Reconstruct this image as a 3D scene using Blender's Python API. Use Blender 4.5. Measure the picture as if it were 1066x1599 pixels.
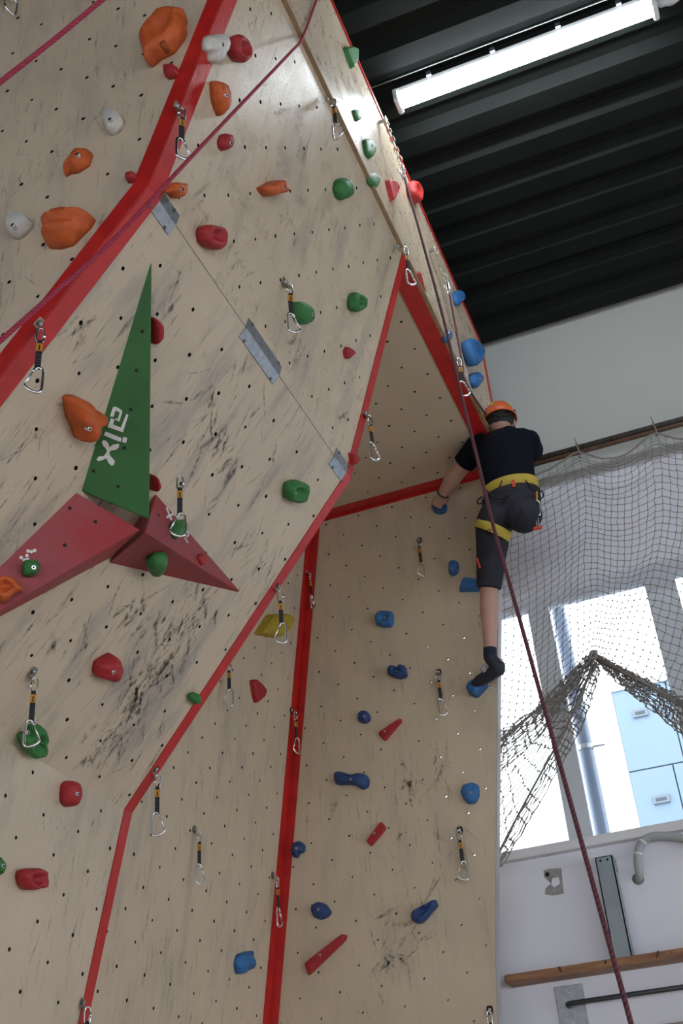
import bpy, bmesh, math, random
from mathutils import Vector, Matrix, noise
from mathutils.geometry import delaunay_2d_cdt
random.seed(7)
for _o in list(bpy.data.objects): bpy.data.objects.remove(_o)
SC = bpy.context.scene
COL = SC.collection

# ---------------------------------------------------------------- camera
FPX = 1797.0
YAW, PITCH, ROLL = math.radians(-18.524), math.radians(33.455), math.radians(-4.871)
CAM = Vector((0.0, 0.0, 1.6))
_f = Vector((math.sin(YAW)*math.cos(PITCH), math.cos(YAW)*math.cos(PITCH), math.sin(PITCH)))
_r0 = Vector((math.cos(YAW), -math.sin(YAW), 0)); _u0 = _r0.cross(_f)
CR = math.cos(ROLL)*_r0 + math.sin(ROLL)*_u0
CU = -math.sin(ROLL)*_r0 + math.cos(ROLL)*_u0
cam = bpy.data.cameras.new('camera'); cam.sensor_fit = 'VERTICAL'; cam.sensor_height = 36
cam.lens = 36*FPX/1599; cam.clip_start = 0.05
camo = bpy.data.objects.new('camera', cam); COL.objects.link(camo); SC.camera = camo
camo.matrix_world = Matrix(((CR.x, CU.x, -_f.x, CAM.x), (CR.y, CU.y, -_f.y, CAM.y), (CR.z, CU.z, -_f.z, CAM.z), (0, 0, 0, 1)))

# ---------------------------------------------------------------- world, exposure
W = bpy.data.worlds.new('overcast_sky'); SC.world = W; W.use_nodes = True
W.node_tree.nodes['Background'].inputs[0].default_value = (0.86, 0.93, 1.0, 1)
W.node_tree.nodes['Background'].inputs[1].default_value = 3.6
vs = SC.view_settings
vs.view_transform = 'Standard'; vs.look = 'None'; vs.gamma = 1.0; vs.use_curve_mapping = False
vs.exposure = 0.42

# ---------------------------------------------------------------- helpers
def ray(px, py):
    return _f + CR*((px-533)/FPX) + CU*((800-py)/FPX)
class Plane:
    def __init__(s, P, N, U):
        s.P = Vector(P); s.N = Vector(N).normalized(); s.U = Vector(U).normalized(); s.V = s.N.cross(s.U).normalized()
    def hit(s, px, py, off=0.0):
        r = ray(px, py); P = s.P + s.N*off
        return CAM + r*((P-CAM).dot(s.N)/r.dot(s.N))
    def uv(s, w): d = Vector(w)-s.P; return Vector((d.dot(s.U), d.dot(s.V)))
    def at(s, u, v, h=0): return s.P + s.U*u + s.V*v + s.N*h
    def mat(s, w=None):
        o = s.P if w is None else Vector(w)
        return Matrix(((s.U.x, s.V.x, s.N.x, o.x), (s.U.y, s.V.y, s.N.y, o.y), (s.U.z, s.V.z, s.N.z, o.z), (0, 0, 0, 1)))
def tag(o, label=None, cat=None, group=None, kind=None):
    if label: o['label'] = label
    if cat: o['category'] = cat
    if group: o['group'] = group
    if kind: o['kind'] = kind
    return o
def obj(name, me, mat=None, parent=None, mw=None, smooth=False):
    if isinstance(me, bmesh.types.BMesh):
        m = bpy.data.meshes.new(name); me.to_mesh(m); me.free(); me = m
    if mat is not None and not me.materials:
        me.materials.append(mat)
    if smooth:
        me.polygons.foreach_set('use_smooth', [True]*len(me.polygons))
    o = bpy.data.objects.new(name, me); COL.objects.link(o)
    if mw is not None: o.matrix_basis = mw
    if parent is not None: o.parent = parent
    return o
def empty(name, loc=(0, 0, 0), mw=None):
    o = bpy.data.objects.new(name, None); COL.objects.link(o); o.empty_display_size = .05
    if mw is not None: o.matrix_basis = mw
    else: o.location = loc
    return o
def copy_tree(o, parent=None):
    c = o.copy(); COL.objects.link(c); c.parent = parent
    for ch in [x for x in CHILD.get(o.name, [])]: copy_tree(bpy.data.objects[ch], c)
    return c
CHILD = {}
def bbox(bm, x0, x1, y0, y1, z0, z1, mi=0):
    v = [bm.verts.new((x, y, z)) for x in (x0, x1) for y in (y0, y1) for z in (z0, z1)]
    for q in ((0, 1, 3, 2), (4, 6, 7, 5), (0, 4, 5, 1), (2, 3, 7, 6), (0, 2, 6, 4), (1, 5, 7, 3)):
        f = bm.faces.new([v[i] for i in q]); f.material_index = mi
    return v
def boxobj(name, x0, x1, y0, y1, z0, z1, mat, parent=None, bev=0.0):
    bm = bmesh.new(); bbox(bm, x0, x1, y0, y1, z0, z1)
    if bev: bmesh.ops.bevel(bm, geom=bm.edges[:], offset=bev, segments=2, affect='EDGES', profile=.6)
    bmesh.ops.recalc_face_normals(bm, faces=bm.faces[:])
    return obj(name, bm, mat, parent)
def frame_of(d, up=Vector((0, 0, 1))):
    d = d.normalized()
    if abs(d.dot(up)) > .95: up = Vector((1, 0, 0))
    a = d.cross(up).normalized(); return a, a.cross(d).normalized()
def tube(bm, pts, rad, n=8, closed=False, cap=True, flat=None):
    """sweep a round (or flat=(a,b) elliptic) section along pts with parallel transport"""
    pts = [Vector(p) for p in pts]; N = len(pts); rings = []
    a = b = None
    for i, p in enumerate(pts):
        if closed: d = pts[(i+1) % N]-pts[i-1]
        else: d = pts[min(i+1, N-1)]-pts[max(i-1, 0)]
        d.normalize()
        if a is None: a, b = frame_of(d)
        else:
            a = (a-d*a.dot(d)).normalized(); b = a.cross(d).normalized()
        r = rad[i] if hasattr(rad, '__len__') else rad
        ra, rb = (r, r) if flat is None else (flat[0]*r, flat[1]*r)
        rings.append([bm.verts.new(p + a*(ra*math.cos(2*math.pi*k/n)) + b*(rb*math.sin(2*math.pi*k/n))) for k in range(n)])
    M = N if closed else N-1
    for i in range(M):
        A, B = rings[i], rings[(i+1) % N]
        for k in range(n):
            try: bm.faces.new((A[k], A[(k+1) % n], B[(k+1) % n], B[k]))
            except ValueError: pass
    if cap and not closed:
        bm.faces.new(rings[0][::-1]); bm.faces.new(rings[-1])
    return rings
def catmull(P, seg=6, closed=False):
    P = [Vector(p) for p in P]; n = len(P); out = []
    rng = range(n) if closed else range(n-1)
    for i in rng:
        p0 = P[(i-1) % n] if closed or i > 0 else P[0]
        p1, p2 = P[i], P[(i+1) % n]
        p3 = P[(i+2) % n] if closed or i+2 < n else P[-1]
        for k in range(seg):
            t = k/seg
            out.append(.5*((2*p1)+(p2-p0)*t+(2*p0-5*p1+4*p2-p3)*t*t+(3*p1-p0-3*p2+p3)*t**3))
    if not closed: out.append(P[-1])
    return out

# ---------------------------------------------------------------- materials
def srgb(r, g, b):
    f = lambda c: (c/255/12.92) if c/255 <= .04045 else ((c/255+.055)/1.055)**2.4
    return (f(r), f(g), f(b), 1)
def mk(name, col, rough=.5, metal=0.0, noise_amt=0.0, nscale=20, bump=0.0, bscale=60, emit=None, estr=0, trans=0, alpha=None, spec=None, col2=None, coat=0, sss=0):
    m = bpy.data.materials.new(name); m.use_nodes = True
    nt = m.node_tree; b = nt.nodes['Principled BSDF']
    b.inputs['Base Color'].default_value = col; b.inputs['Roughness'].default_value = rough; b.inputs['Metallic'].default_value = metal
    if spec is not None: b.inputs['Specular IOR Level'].default_value = spec
    if trans: b.inputs['Transmission Weight'].default_value = trans
    if coat: b.inputs['Coat Weight'].default_value = coat
    if sss:
        b.inputs['Subsurface Weight'].default_value = sss; b.inputs['Subsurface Radius'].default_value = (.02, .012, .008)
    if emit: b.inputs['Emission Color'].default_value = emit; b.inputs['Emission Strength'].default_value = estr
    if noise_amt or bump or col2:
        tc = nt.nodes.new('ShaderNodeTexCoord')
    if noise_amt or col2:
        nz = nt.nodes.new('ShaderNodeTexNoise'); nz.inputs['Scale'].default_value = nscale; nz.inputs['Detail'].default_value = 5
        nt.links.new(tc.outputs['Object'], nz.inputs['Vector'])
        rp = nt.nodes.new('ShaderNodeValToRGB'); rp.color_ramp.elements[0].position = .35; rp.color_ramp.elements[1].position = .7
        c2 = col2 or tuple(c*(1-noise_amt) for c in col[:3])+(1,)
        rp.color_ramp.elements[0].color = c2; rp.color_ramp.elements[1].color = col
        nt.links.new(nz.outputs['Fac'], rp.inputs['Fac']); nt.links.new(rp.outputs['Color'], b.inputs['Base Color'])
    if bump:
        n2 = nt.nodes.new('ShaderNodeTexNoise'); n2.inputs['Scale'].default_value = bscale; n2.inputs['Detail'].default_value = 3
        nt.links.new(tc.outputs['Object'], n2.inputs['Vector'])
        bp = nt.nodes.new('ShaderNodeBump'); bp.inputs['Strength'].default_value = bump; bp.inputs['Distance'].default_value = .01
        nt.links.new(n2.outputs['Fac'], bp.inputs['Height']); nt.links.new(bp.outputs['Normal'], b.inputs['Normal'])
    return m
MAT = {}
def panel_mat(name, base, smudge=1.0, angle=0.6, seed=0.0, rough=.42):
    """cream painted plywood, rubber streaks and chalky smudges; local xy = board plane in metres"""
    m = bpy.data.materials.new(name); m.use_nodes = True; nt = m.node_tree; b = nt.nodes['Principled BSDF']
    L = nt.links.new; N = nt.nodes.new
    tc = N('ShaderNodeTexCoord')
    def mapping(rot, sc, off):
        mp = N('ShaderNodeMapping'); mp.inputs['Rotation'].default_value = (0, 0, rot); mp.inputs['Scale'].default_value = sc
        mp.inputs['Location'].default_value = (off, off*1.7+seed, seed); L(tc.outputs['Object'], mp.inputs['Vector']); return mp
    def ntex(mp, scale, det=4, rough=.6, dist=0):
        n = N('ShaderNodeTexNoise'); n.inputs['Scale'].default_value = scale; n.inputs['Detail'].default_value = det
        n.inputs['Roughness'].default_value = rough; n.inputs['Distortion'].default_value = dist; L(mp.outputs['Vector'], n.inputs['Vector']); return n
    def ramp(n, a, c):
        r = N('ShaderNodeMapRange'); r.inputs['From Min'].default_value = a; r.inputs['From Max'].default_value = c
        L(n.outputs[0], r.inputs['Value']); return r
    def math_(op, a, c):
        k = N('ShaderNodeMath'); k.operation = op
        for i, x in enumerate((a, c)):
            if isinstance(x, (int, float)): k.inputs[i].default_value = x
            else: L(x.outputs[0], k.inputs[i])
        return k
    # broad density
    dens = ramp(ntex(mapping(0, (1, 1, 1), 3.1), 2.6, 2), .38, .62)
    fine = ramp(ntex(mapping(0, (1, 1, 1), 1.1), 70, 3), .25, .6)
    # streak layers: noise stretched along a direction
    tot = None
    for i, (da, thr) in enumerate(((0, .59), (.45, .62), (-.5, .63))):
        st = ramp(ntex(mapping(angle+da, (46, 4.6, 1), 5.3*i+.7), 1.0, 4, .65, .3), thr, thr+.10)
        tot = st if tot is None else math_('MAXIMUM', tot, st)
    streak = math_('MULTIPLY', math_('MULTIPLY', tot, fine), math_('MULTIPLY', dens, 1.0*smudge))
    sm = ramp(ntex(mapping(angle, (5.0, 1.3, 1), 9.0), 1.6, 5, .62), .50, .78)
    sp_ = ramp(ntex(mapping(angle, (1.6, 1.0, 1), 12.0), 9.0, 4, .7), .63, .90)
    smd = math_('MINIMUM', math_('MULTIPLY', math_('MAXIMUM', sm, sp_), .62*smudge), .6)
    fac = math_('MINIMUM', streak, .85)
    mott = ntex(mapping(0, (1, 1, 1), 2.2), 1.7, 4)
    mr = N('ShaderNodeValToRGB'); mr.color_ramp.elements[0].position = .3; mr.color_ramp.elements[1].position = .75
    mr.color_ramp.elements[0].color = tuple(c*.86 for c in base[:3])+(1,); mr.color_ramp.elements[1].color = base
    L(mott.outputs['Fac'], mr.inputs['Fac'])
    mix = N('ShaderNodeMix'); mix.data_type = 'RGBA'
    mixs = N('ShaderNodeMix'); mixs.data_type = 'RGBA'; L(smd.outputs[0], mixs.inputs['Factor']); L(mr.outputs['Color'], mixs.inputs['A']); mixs.inputs['B'].default_value = (.20, .195, .20, 1)
    L(fac.outputs[0], mix.inputs['Factor']); L(mixs.outputs['Result'], mix.inputs['A']); mix.inputs['B'].default_value = (.045, .045, .055, 1)
    L(mix.outputs['Result'], b.inputs['Base Color'])
    rr = ramp(ntex(mapping(0, (1, 1, 1), 4.4), 9, 4), .2, .9)
    r2 = N('ShaderNodeMapRange'); r2.inputs['To Min'].default_value = rough-.1; r2.inputs['To Max'].default_value = rough+.22; L(rr.outputs[0], r2.inputs['Value'])
    L(r2.outputs[0], b.inputs['Roughness'])
    bp = N('ShaderNodeBump'); bp.inputs['Strength'].default_value = .18; bp.inputs['Distance'].default_value = .004
    L(ntex(mapping(0, (1, 1, 1), 6.6), 130, 3).outputs['Fac'], bp.inputs['Height']); L(bp.outputs['Normal'], b.inputs['Normal'])
    return m
CREAM = (.62, .505, .365, 1)
MAT['cream_plain'] = mk('cream_paint', CREAM, .5, noise_amt=.12, nscale=3)
MAT['red_trim'] = mk('red_trim_paint', (.56, .022, .019, 1), .38, noise_amt=.25, nscale=14, bump=.08)
MAT['metal'] = mk('galvanised_steel', (.42, .44, .46, 1), .42, 1.0, noise_amt=.25, nscale=40)
MAT['alu'] = mk('polished_aluminium', (.80, .82, .84, 1), .26, 1.0)
MAT['steel_dark'] = mk('dark_steel', (.10, .105, .12, 1), .42, .8)
MAT['black'] = mk('black_webbing', (.012, .012, .014, 1), .85)
MAT['tnut_shade'] = mk('shaded_tnut', (.012, .011, .010, 1), .7)  # t-nut bores, shade inside the bolt holes put into their near-black colour
MAT['white_paint'] = mk('white_paint', (.72, .71, .73, 1), .6, noise_amt=.06, nscale=4)
MAT['wood'] = mk('plywood_edge', (.36, .23, .12, 1), .6, noise_amt=.3, nscale=30)
# ================================================================ the setting
S = 3.7
Y0, Y1, Y3 = .545*S, 1.0*S, 1.492*S
H0 = CAM.z
pA = Vector((-.2245*S, 0, 1.036*S+H0)); pB = Vector((-.322*S, 0, .7365*S+H0)); pC = Vector((-.587*S, 0, .406*S+H0))
slo = (.628-.587)/(.406-.212)
pD = Vector((pC.x-slo*pC.z, 0, 0.0))
ZTOP = 1.295*S+H0; YW = 5.86; ZC = 5.056+H0
YD = Vector((0, 1, 0))
def prof_plane(lo, hi):
    d = (hi-lo).normalized(); n = YD.cross(d)
    if n.x < 0: n = -n
    return Plane(lo, n, YD)
UP, MID, LOW = prof_plane(pB, pA), prof_plane(pC, pB), prof_plane(pD, pC)
for p in (UP, MID, LOW):
    assert p.V.z > 0
TOPP = Plane(pA, (1, 0, 0), YD)
LF = Plane((0, Y0, H0), (0, -1, 0), (1, 0, 0))
P3 = Plane((0, Y3, H0), (0, -1, 0), (1, 0, 0))
p2a = Vector((-2.38-.1444*(1.484+H0), 0, 0)); p2b = Vector((-2.38+.1444*(ZTOP-1.484-H0), 0, ZTOP))
P2 = prof_plane(p2a, p2b)
SOF = Plane((0, 0, pA.z), (0, 0, -1), (1, 0, 0))      # V = N x U -> (0,-1,0)
WALL = Plane((0, YW, 0), (0, -1, 0), (1, 0, 0))
def x_p2(z): return p2a.x + .1444*z

MAT['ceiling'] = mk('dark_green_deck', (.009, .012, .0105, 1), .75, .0, noise_amt=.3, nscale=3, spec=.2)
MAT['hall_floor'] = mk('hall_floor', (.38, .285, .195, 1), .5, noise_amt=.15, nscale=2)
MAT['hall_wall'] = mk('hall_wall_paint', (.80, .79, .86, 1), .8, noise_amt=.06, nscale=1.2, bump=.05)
MAT['frame_white'] = mk('window_frame_paint', (.62, .65, .70, 1), .45)

def struct(o): return tag(o, kind='structure')
XWL = -1.66
XL, XR, YB = -4.6, 6.4, -7.0
struct(boxobj('floor', XL, XR, YB, YW+.3, -.1, 0, MAT['hall_floor']))
# corrugated roof deck: trapezoidal ribs running across the hall (along x)
bm = bmesh.new(); per = .276; y = YB; prev = None
prof = []
while y < YW+.05:
    for dy, dz in ((0, 0), (.115, 0), (.15, .055), (.236, .055), (.276, 0)):
        if dy < .276: prof.append((y+dy, ZC+dz))
        if dy == .15 and int(round((y-YB)/per)) % 2 == 0:
            prof += [(y+.19, ZC+.055), (y+.193, ZC+.048), (y+.206, ZC+.048), (y+.209, ZC+.055)]
    y += per
rows = [(bm.verts.new((XL, a, b)), bm.verts.new((XR, a, b)), ) for a, b in prof]
for a, b in zip(rows, rows[1:]): bm.faces.new((a[0], a[1], b[1], b[0]))
top = [(bm.verts.new((XL, a, ZC+.2)), bm.verts.new((XR, a, ZC+.2))) for a in (prof[0][0], prof[-1][0])]
bm.faces.new((top[0][0], top[1][0], top[1][1], top[0][1]))
struct(obj('ceiling', bm, MAT['ceiling']))
# window wall with one long band of windows
ZSILL = WALL.hit(930, 1310).z; YWIN = YW+.13
WINP = Plane((0, YWIN, 0), (0, -1, 0), (1, 0, 0))
ZHEAD = WINP.hit(925, 919).z
ZPAINT = WALL.hit(968, 729).z
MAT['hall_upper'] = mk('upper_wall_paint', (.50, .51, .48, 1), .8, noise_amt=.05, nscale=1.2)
bm = bmesh.new(); T = .26
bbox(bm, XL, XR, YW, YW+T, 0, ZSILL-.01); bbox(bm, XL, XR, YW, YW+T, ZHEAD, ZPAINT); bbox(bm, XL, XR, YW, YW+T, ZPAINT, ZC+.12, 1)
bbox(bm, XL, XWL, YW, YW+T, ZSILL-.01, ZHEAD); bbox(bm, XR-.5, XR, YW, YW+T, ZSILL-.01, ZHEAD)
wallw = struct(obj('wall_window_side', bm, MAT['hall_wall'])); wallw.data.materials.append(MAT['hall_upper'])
sill = struct(boxobj('trim_1', XWL, XR-.5, YW-.05, YWIN+.02, ZSILL-.045, ZSILL+.004, MAT['white_paint'], bev=.006))
# window frames: mullions and rails, one window unit after another
def wx(px, py): return WINP.hit(px, py).x
m1a, m1b = wx(876, 1200), wx(896, 1200)
m2a, m2b = wx(1010, 899), wx(1041, 890)
pitch_w = m2a-m1b
glass = bpy.data.materials.new('window_glass'); glass.use_nodes = True
_nt = glass.node_tree; _nt.nodes.remove(_nt.nodes['Principled BSDF'])
_t = _nt.nodes.new('ShaderNodeBsdfTransparent'); _g = _nt.nodes.new('ShaderNodeBsdfGlossy'); _g.inputs['Roughness'].default_value = .03
_x = _nt.nodes.new('ShaderNodeMixShader'); _fr = _nt.nodes.new('ShaderNodeFresnel'); _fr.inputs['IOR'].default_value = 1.3
_nt.links.new(_fr.outputs[0], _x.inputs[0]); _nt.links.new(_t.outputs[0], _x.inputs[1]); _nt.links.new(_g.outputs[0], _x.inputs[2])
_nt.links.new(_x.outputs[0], _nt.nodes['Material Output'].inputs['Surface'])
cells = [(m1b-pitch_w*k-(k)*(m1b-m1a)-pitch_w+ (m1a-m1b), m1a-(pitch_w+(m1b-m1a))*k) for k in range(1)]
spans = [(XWL, m1a), (m1b, m2a), (m2b, m2b+pitch_w), (m2b+pitch_w+.09, m2b+2*pitch_w+.09), (m2b+2*pitch_w+.27, m2b+3*pitch_w+.27)]
for i, (a, b) in enumerate(spans):
    w = struct(empty('window_%d' % (i+1), (0, 0, 0)))
    fw = .028
    bm = bmesh.new()
    for q in ((a, a+fw, ZSILL, ZHEAD), (b-fw, b, ZSILL, ZHEAD), (a+fw, b-fw, ZHEAD-fw*1.1, ZHEAD), (a+fw, b-fw, ZSILL, ZSILL+fw)):
        bbox(bm, q[0], q[1], YWIN, YWIN+.06, q[2], q[3])
    obj('window_frame', bm, MAT['frame_white'], w)
    boxobj('glass_pane', a+fw, b-fw, YWIN+.03, YWIN+.036, ZSILL+fw, ZHEAD-fw*1.1, glass, w)
    nx = spans[i+1][0] if i+1 < len(spans) else XR-.5
    boxobj('mullion', b, nx, YWIN-.0, YWIN+.09, ZSILL, ZHEAD, MAT['frame_white'], w)
# remaining shell of the hall, out of view: walls, with open bands added and sized to light the boards
bm = bmesh.new()
bbox(bm, XL, XR, YB-.2, YB, 0, .3); bbox(bm, XL, XR, YB-.2, YB, 2.5, ZC+.12)
for k in range(6): bbox(bm, XL+k*2.0-.1+.05, XL+k*2.0+.35, YB-.2, YB, .3, 2.5)
struct(obj('wall_back', bm, MAT['hall_wall']))
bm = bmesh.new()
bbox(bm, XR, XR+.2, YB, YW+T, 0, .3); bbox(bm, XR, XR+.2, YB, YW+T, 2.7, ZC+.12)
for k in range(6): bbox(bm, XR, XR+.2, YB+k*2.6-.1, YB+k*2.6+.3, .3, 2.7)
struct(obj('wall_right', bm, MAT['hall_wall']))
struct(boxobj('wall_left', XL-.2, XL, YB, YW+T, 0, ZC+.12, MAT['hall_wall']))

# ================================================================ climbing wall
CW = empty('climbing_wall', (-1.6, 3.7, 0))
tag(CW, 'cream plywood climbing wall with overhang, red edge strips and bolt hole grid', 'climbing wall')
CWI = Matrix.Translation((1.6, -3.7, 0))
HR = .0068
def panel(name, pl, outline, mat, holes=None, thick=.018, hscale=1.0):
    """board in plane pl: outline as list of (u,v); holes = (u0, v0, hu, hv): diamond grid of bolt holes cut right through"""
    xs = [p[0] for p in outline]; ys = [p[1] for p in outline]
    hl = []
    n = len(outline)
    def inside(u, v, m):
        ins = False; dmin = 9
        for i in range(n):
            (x1, y1), (x2, y2) = outline[i], outline[(i+1) % n]
            if (y1 > v) != (y2 > v) and u < (x2-x1)*(v-y1)/(y2-y1)+x1: ins = not ins
            dx, dy = x2-x1, y2-y1; L2 = dx*dx+dy*dy; t = max(0, min(1, ((u-x1)*dx+(v-y1)*dy)/L2))
            dmin = min(dmin, math.hypot(u-x1-t*dx, v-y1-t*dy))
        return ins and dmin > m
    if holes:
        u0, v0, hu, hv = holes
        for i in range(int((min(xs)-u0)/hu)-1, int((max(xs)-u0)/hu)+2):
            for j in range(int((min(ys)-v0)/hv)-1, int((max(ys)-v0)/hv)+2):
                if (i+j) % 2 == 0:
                    u, v = u0+i*hu+random.uniform(-.002, .002), v0+j*hv+random.uniform(-.002, .002)
                    if inside(u, v, .022): hl.append((u, v))
    if sum(outline[i][0]*outline[(i+1)%n][1]-outline[(i+1)%n][0]*outline[i][1] for i in range(n)) < 0: outline = outline[::-1]
    vc = [Vector(p) for p in outline]; faces = [list(range(n))]
    K = 8
    for (u, v) in hl:
        b = len(vc); r = HR*hscale*random.uniform(.85, 1.1)
        vc += [Vector((u+r*math.cos(2*math.pi*k/K), v+r*math.sin(2*math.pi*k/K))) for k in range(K)]
        faces.append(list(range(b, b+K)))
    ov, oe, of, _, _, ofi = delaunay_2d_cdt(vc, [], faces, 0, 1e-6)
    verts = [(p.x, p.y, 0) for p in ov]; nf = len(ov)
    verts += [(p.x, p.y, -thick) for p in ov]
    polys = []
    for f, src in zip(of, ofi):
        if len(src) == 1 and src[0] == 0:
            a, b_, c = ov[f[0]], ov[f[1]], ov[f[2]]
            if (b_-a).cross(c-a) < 0: f = f[::-1]
            polys.append(tuple(f)); polys.append(tuple(k+nf for k in reversed(f)))
    cnt = {}; dark = []
    for p in polys[::2]:
        for i in range(len(p)):
            e = (p[i], p[(i+1) % len(p)]); cnt[e] = 1
    for (a, b_) in list(cnt):
        if (b_, a) not in cnt:
            if a >= n and b_ >= n: dark.append(len(polys))
            polys.append((a, a+nf, b_+nf, b_))
    me = bpy.data.meshes.new(name); me.from_pydata(verts, [], polys); me.materials.append(mat); me.materials.append(MAT['tnut_shade'])
    for k in dark: me.polygons[k].material_index = 1
    me.update()
    o = obj(name, me, mat, CW, CWI @ pl.mat())
    return o, hl
def uvp(pl, w): q = pl.uv(w); return (q.x, q.y)
def Q(v, y): return Vector((v.x, y, v.z))
def lat(pl, camu, camv, h, pt):
    """grid origin from one measured hole (world point)"""
    q = pl.uv(pt); return (q.x, q.y, h, h)
def camrel(pl, u, v, off=0):  # point whose (pt-CAM) dot Y = u and dot V = v on plane
    V = pl.V; N = pl.N; d = (pl.P-CAM).dot(N)
    return CAM + YD*u + V*v + N*d
for k, a, sm, sd in (('pm_lf', .25, .8, 0), ('pm_up', .5, .9, 3), ('pm_mid', .55, 1.25, 7), ('pm_low', .3, .8, 11), ('pm_p2', .15, .8, 17), ('pm_p3', .1, .55, 23), ('pm_top', .2, .12, 31), ('pm_sof', .2, .06, 37)):
    MAT[k] = panel_mat(k, CREAM, sm, a, sd, rough=.27 if k in ('pm_up', 'pm_top') else .42)
YN = Y0      # near end of the overhang
HL = {}
def mkpanel(key, name, pl, pts3, mat, holes):
    o, hl = panel(name, pl, [uvp(pl, p) for p in pts3], MAT[mat], holes, thick=.0145 if key == 'P3' else .018, hscale=.85 if key == 'P3' else 1.05); HL[key] = (pl, hl, [uvp(pl, p) for p in pts3]); return o
mkpanel('UP', 'panel', UP, [Q(pB, Y0), Q(pB, Y1), Q(pA, Y1), Q(pA, Y0)], 'pm_up', lat(UP, 0, 0, .1078, camrel(UP, 2.911, 3.068)))
mkpanel('MID', 'panel', MID, [Q(pC, Y0), Q(pC, Y1), Q(pB, Y1), Q(pB, Y0)], 'pm_mid', lat(MID, 0, 0, .1072, camrel(MID, 2.984, .081)))
mkpanel('LOW', 'panel', LOW, [Q(pD, Y0), Q(pD, Y1), Q(pC, Y1), Q(pC, Y0)], 'pm_low', lat(LOW, 0, 0, .1075, camrel(LOW, 3.183, .866)))
zp = pA.z
mkpanel('P2', 'panel', P2, [Vector((x_p2(0), Y1-.6, 0)), Vector((x_p2(0), Y3, 0)), Vector((x_p2(zp), Y3, zp)), Vector((x_p2(zp), Y1-.6, zp))], 'pm_p2',
        lat(P2, 0, 0, .1075, Vector((-2.38, 4.086, 1.484+H0))))
e1, e2 = P3.hit(777.5, 930), P3.hit(772, 1500)
sl = (e1.x-e2.x)/(e1.z-e2.z)
def x_p3(z): return e1.x+sl*(z-e1.z)
zk = P3.hit(770, 1480).z
zq = P3.hit(776, 1599).z; xq = P3.hit(777, 1599).x; xq0 = xq+(xq-x_p3(zk))/(zk-zq)*zq*.5
mkpanel('P3', 'panel', P3, [Vector((x_p2(0), Y3, 0)), Vector((xq0, Y3, 0)), Vector((xq, Y3, zq)), Vector((x_p3(zk), Y3, zk)), Vector((x_p3(zp), Y3, zp)), Vector((x_p2(zp), Y3, zp))], 'pm_p3',
        lat(P3, 0, 0, .1062, Vector((-1.849, Y3, 3.469+H0))))
mkpanel('SOF', 'panel', SOF, [Vector((x_p2(zp), Y1, zp)), Vector((x_p2(zp), Y3, zp)), Vector((pA.x, Y3, zp)), Vector((pA.x, Y1, zp))][::-1], 'pm_sof',
        lat(SOF, 0, 0, .1082, Vector((-.979, 4.29, zp))))
TYE = Y3+.0
mkpanel('TOP', 'panel', TOPP, [Q(pA, Y0-.2), Q(pA, TYE), Vector((pA.x, TYE, ZTOP)), Vector((pA.x, Y0-.2, ZTOP))], 'pm_top', lat(TOPP, 0, 0, .108, Vector((pA.x, 3.2, 5.9))))
lfo = [Q(pC, Y0), Q(pB, Y0), Q(pA, Y0), Vector((pA.x, Y0, ZTOP)), Vector((-3.9, Y0, ZTOP)), Vector((-3.9, Y0, 0)), Q(pD, Y0)]
mkpanel('LF', 'panel', LF, lfo, 'pm_lf', lat(LF, 0, 0, .1068, Vector((-1.44, Y0, 3.386+H0))))
# closed carcass behind the boards, end cap of the overhang, top cover
bm = bmesh.new()
def quad(*p): bm.faces.new([bm.verts.new(q) for q in p])
capo = [Q(pD, Y1), Q(pC, Y1), Q(pB, Y1), Q(pA, Y1), Vector((x_p2(zp), Y1, zp)), Vector((x_p2(0), Y1, 0))]
for p in capo: p += Vector((-.004 if p.x > -2 else 0, -.02, 0))
bm.faces.new([bm.verts.new(p) for p in capo])
quad((pA.x, Y0, ZTOP-.01), (pA.x, Y3, ZTOP-.01), (-3.9, Y3, ZTOP-.01), (-3.9, Y0, ZTOP-.01))
obj('carcass_board', bm, MAT['cream_plain'], CW, CWI)

# edge strips
def strip(name, pl, a, b, side, w, t=.004, mat='red_trim', w2=None):
    """flat strip on plane pl along a->b, width w towards world direction side"""
    d = (b-a).normalized(); s = (side - d*side.dot(d)); s -= pl.N*s.dot(pl.N); s.normalize()
    w2 = w if w2 is None else w2
    bm = bmesh.new(); lo = [a, b, b+s*w2, a+s*w]
    v0 = [bm.verts.new(p+pl.N*.0006) for p in lo]; v1 = [bm.verts.new(p+pl.N*t) for p in lo]
    bm.faces.new(v1); bm.faces.new(v0[::-1])
    for i in range(4): bm.faces.new((v0[i], v0[(i+1) % 4], v1[(i+1) % 4], v1[i]))
    bmesh.ops.recalc_face_normals(bm, faces=bm.faces[:])
    return obj(name, bm, MAT[mat], CW, CWI)
def strip_mitre(pl, line, w, t=.004):
    pass
mY, pY, pX, mX, pZ, mZ = -YD, YD, Vector((1, 0, 0)), Vector((-1, 0, 0)), Vector((0, 0, 1)), Vector((0, 0, -1))
wl = .058; wu = .062
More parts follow.
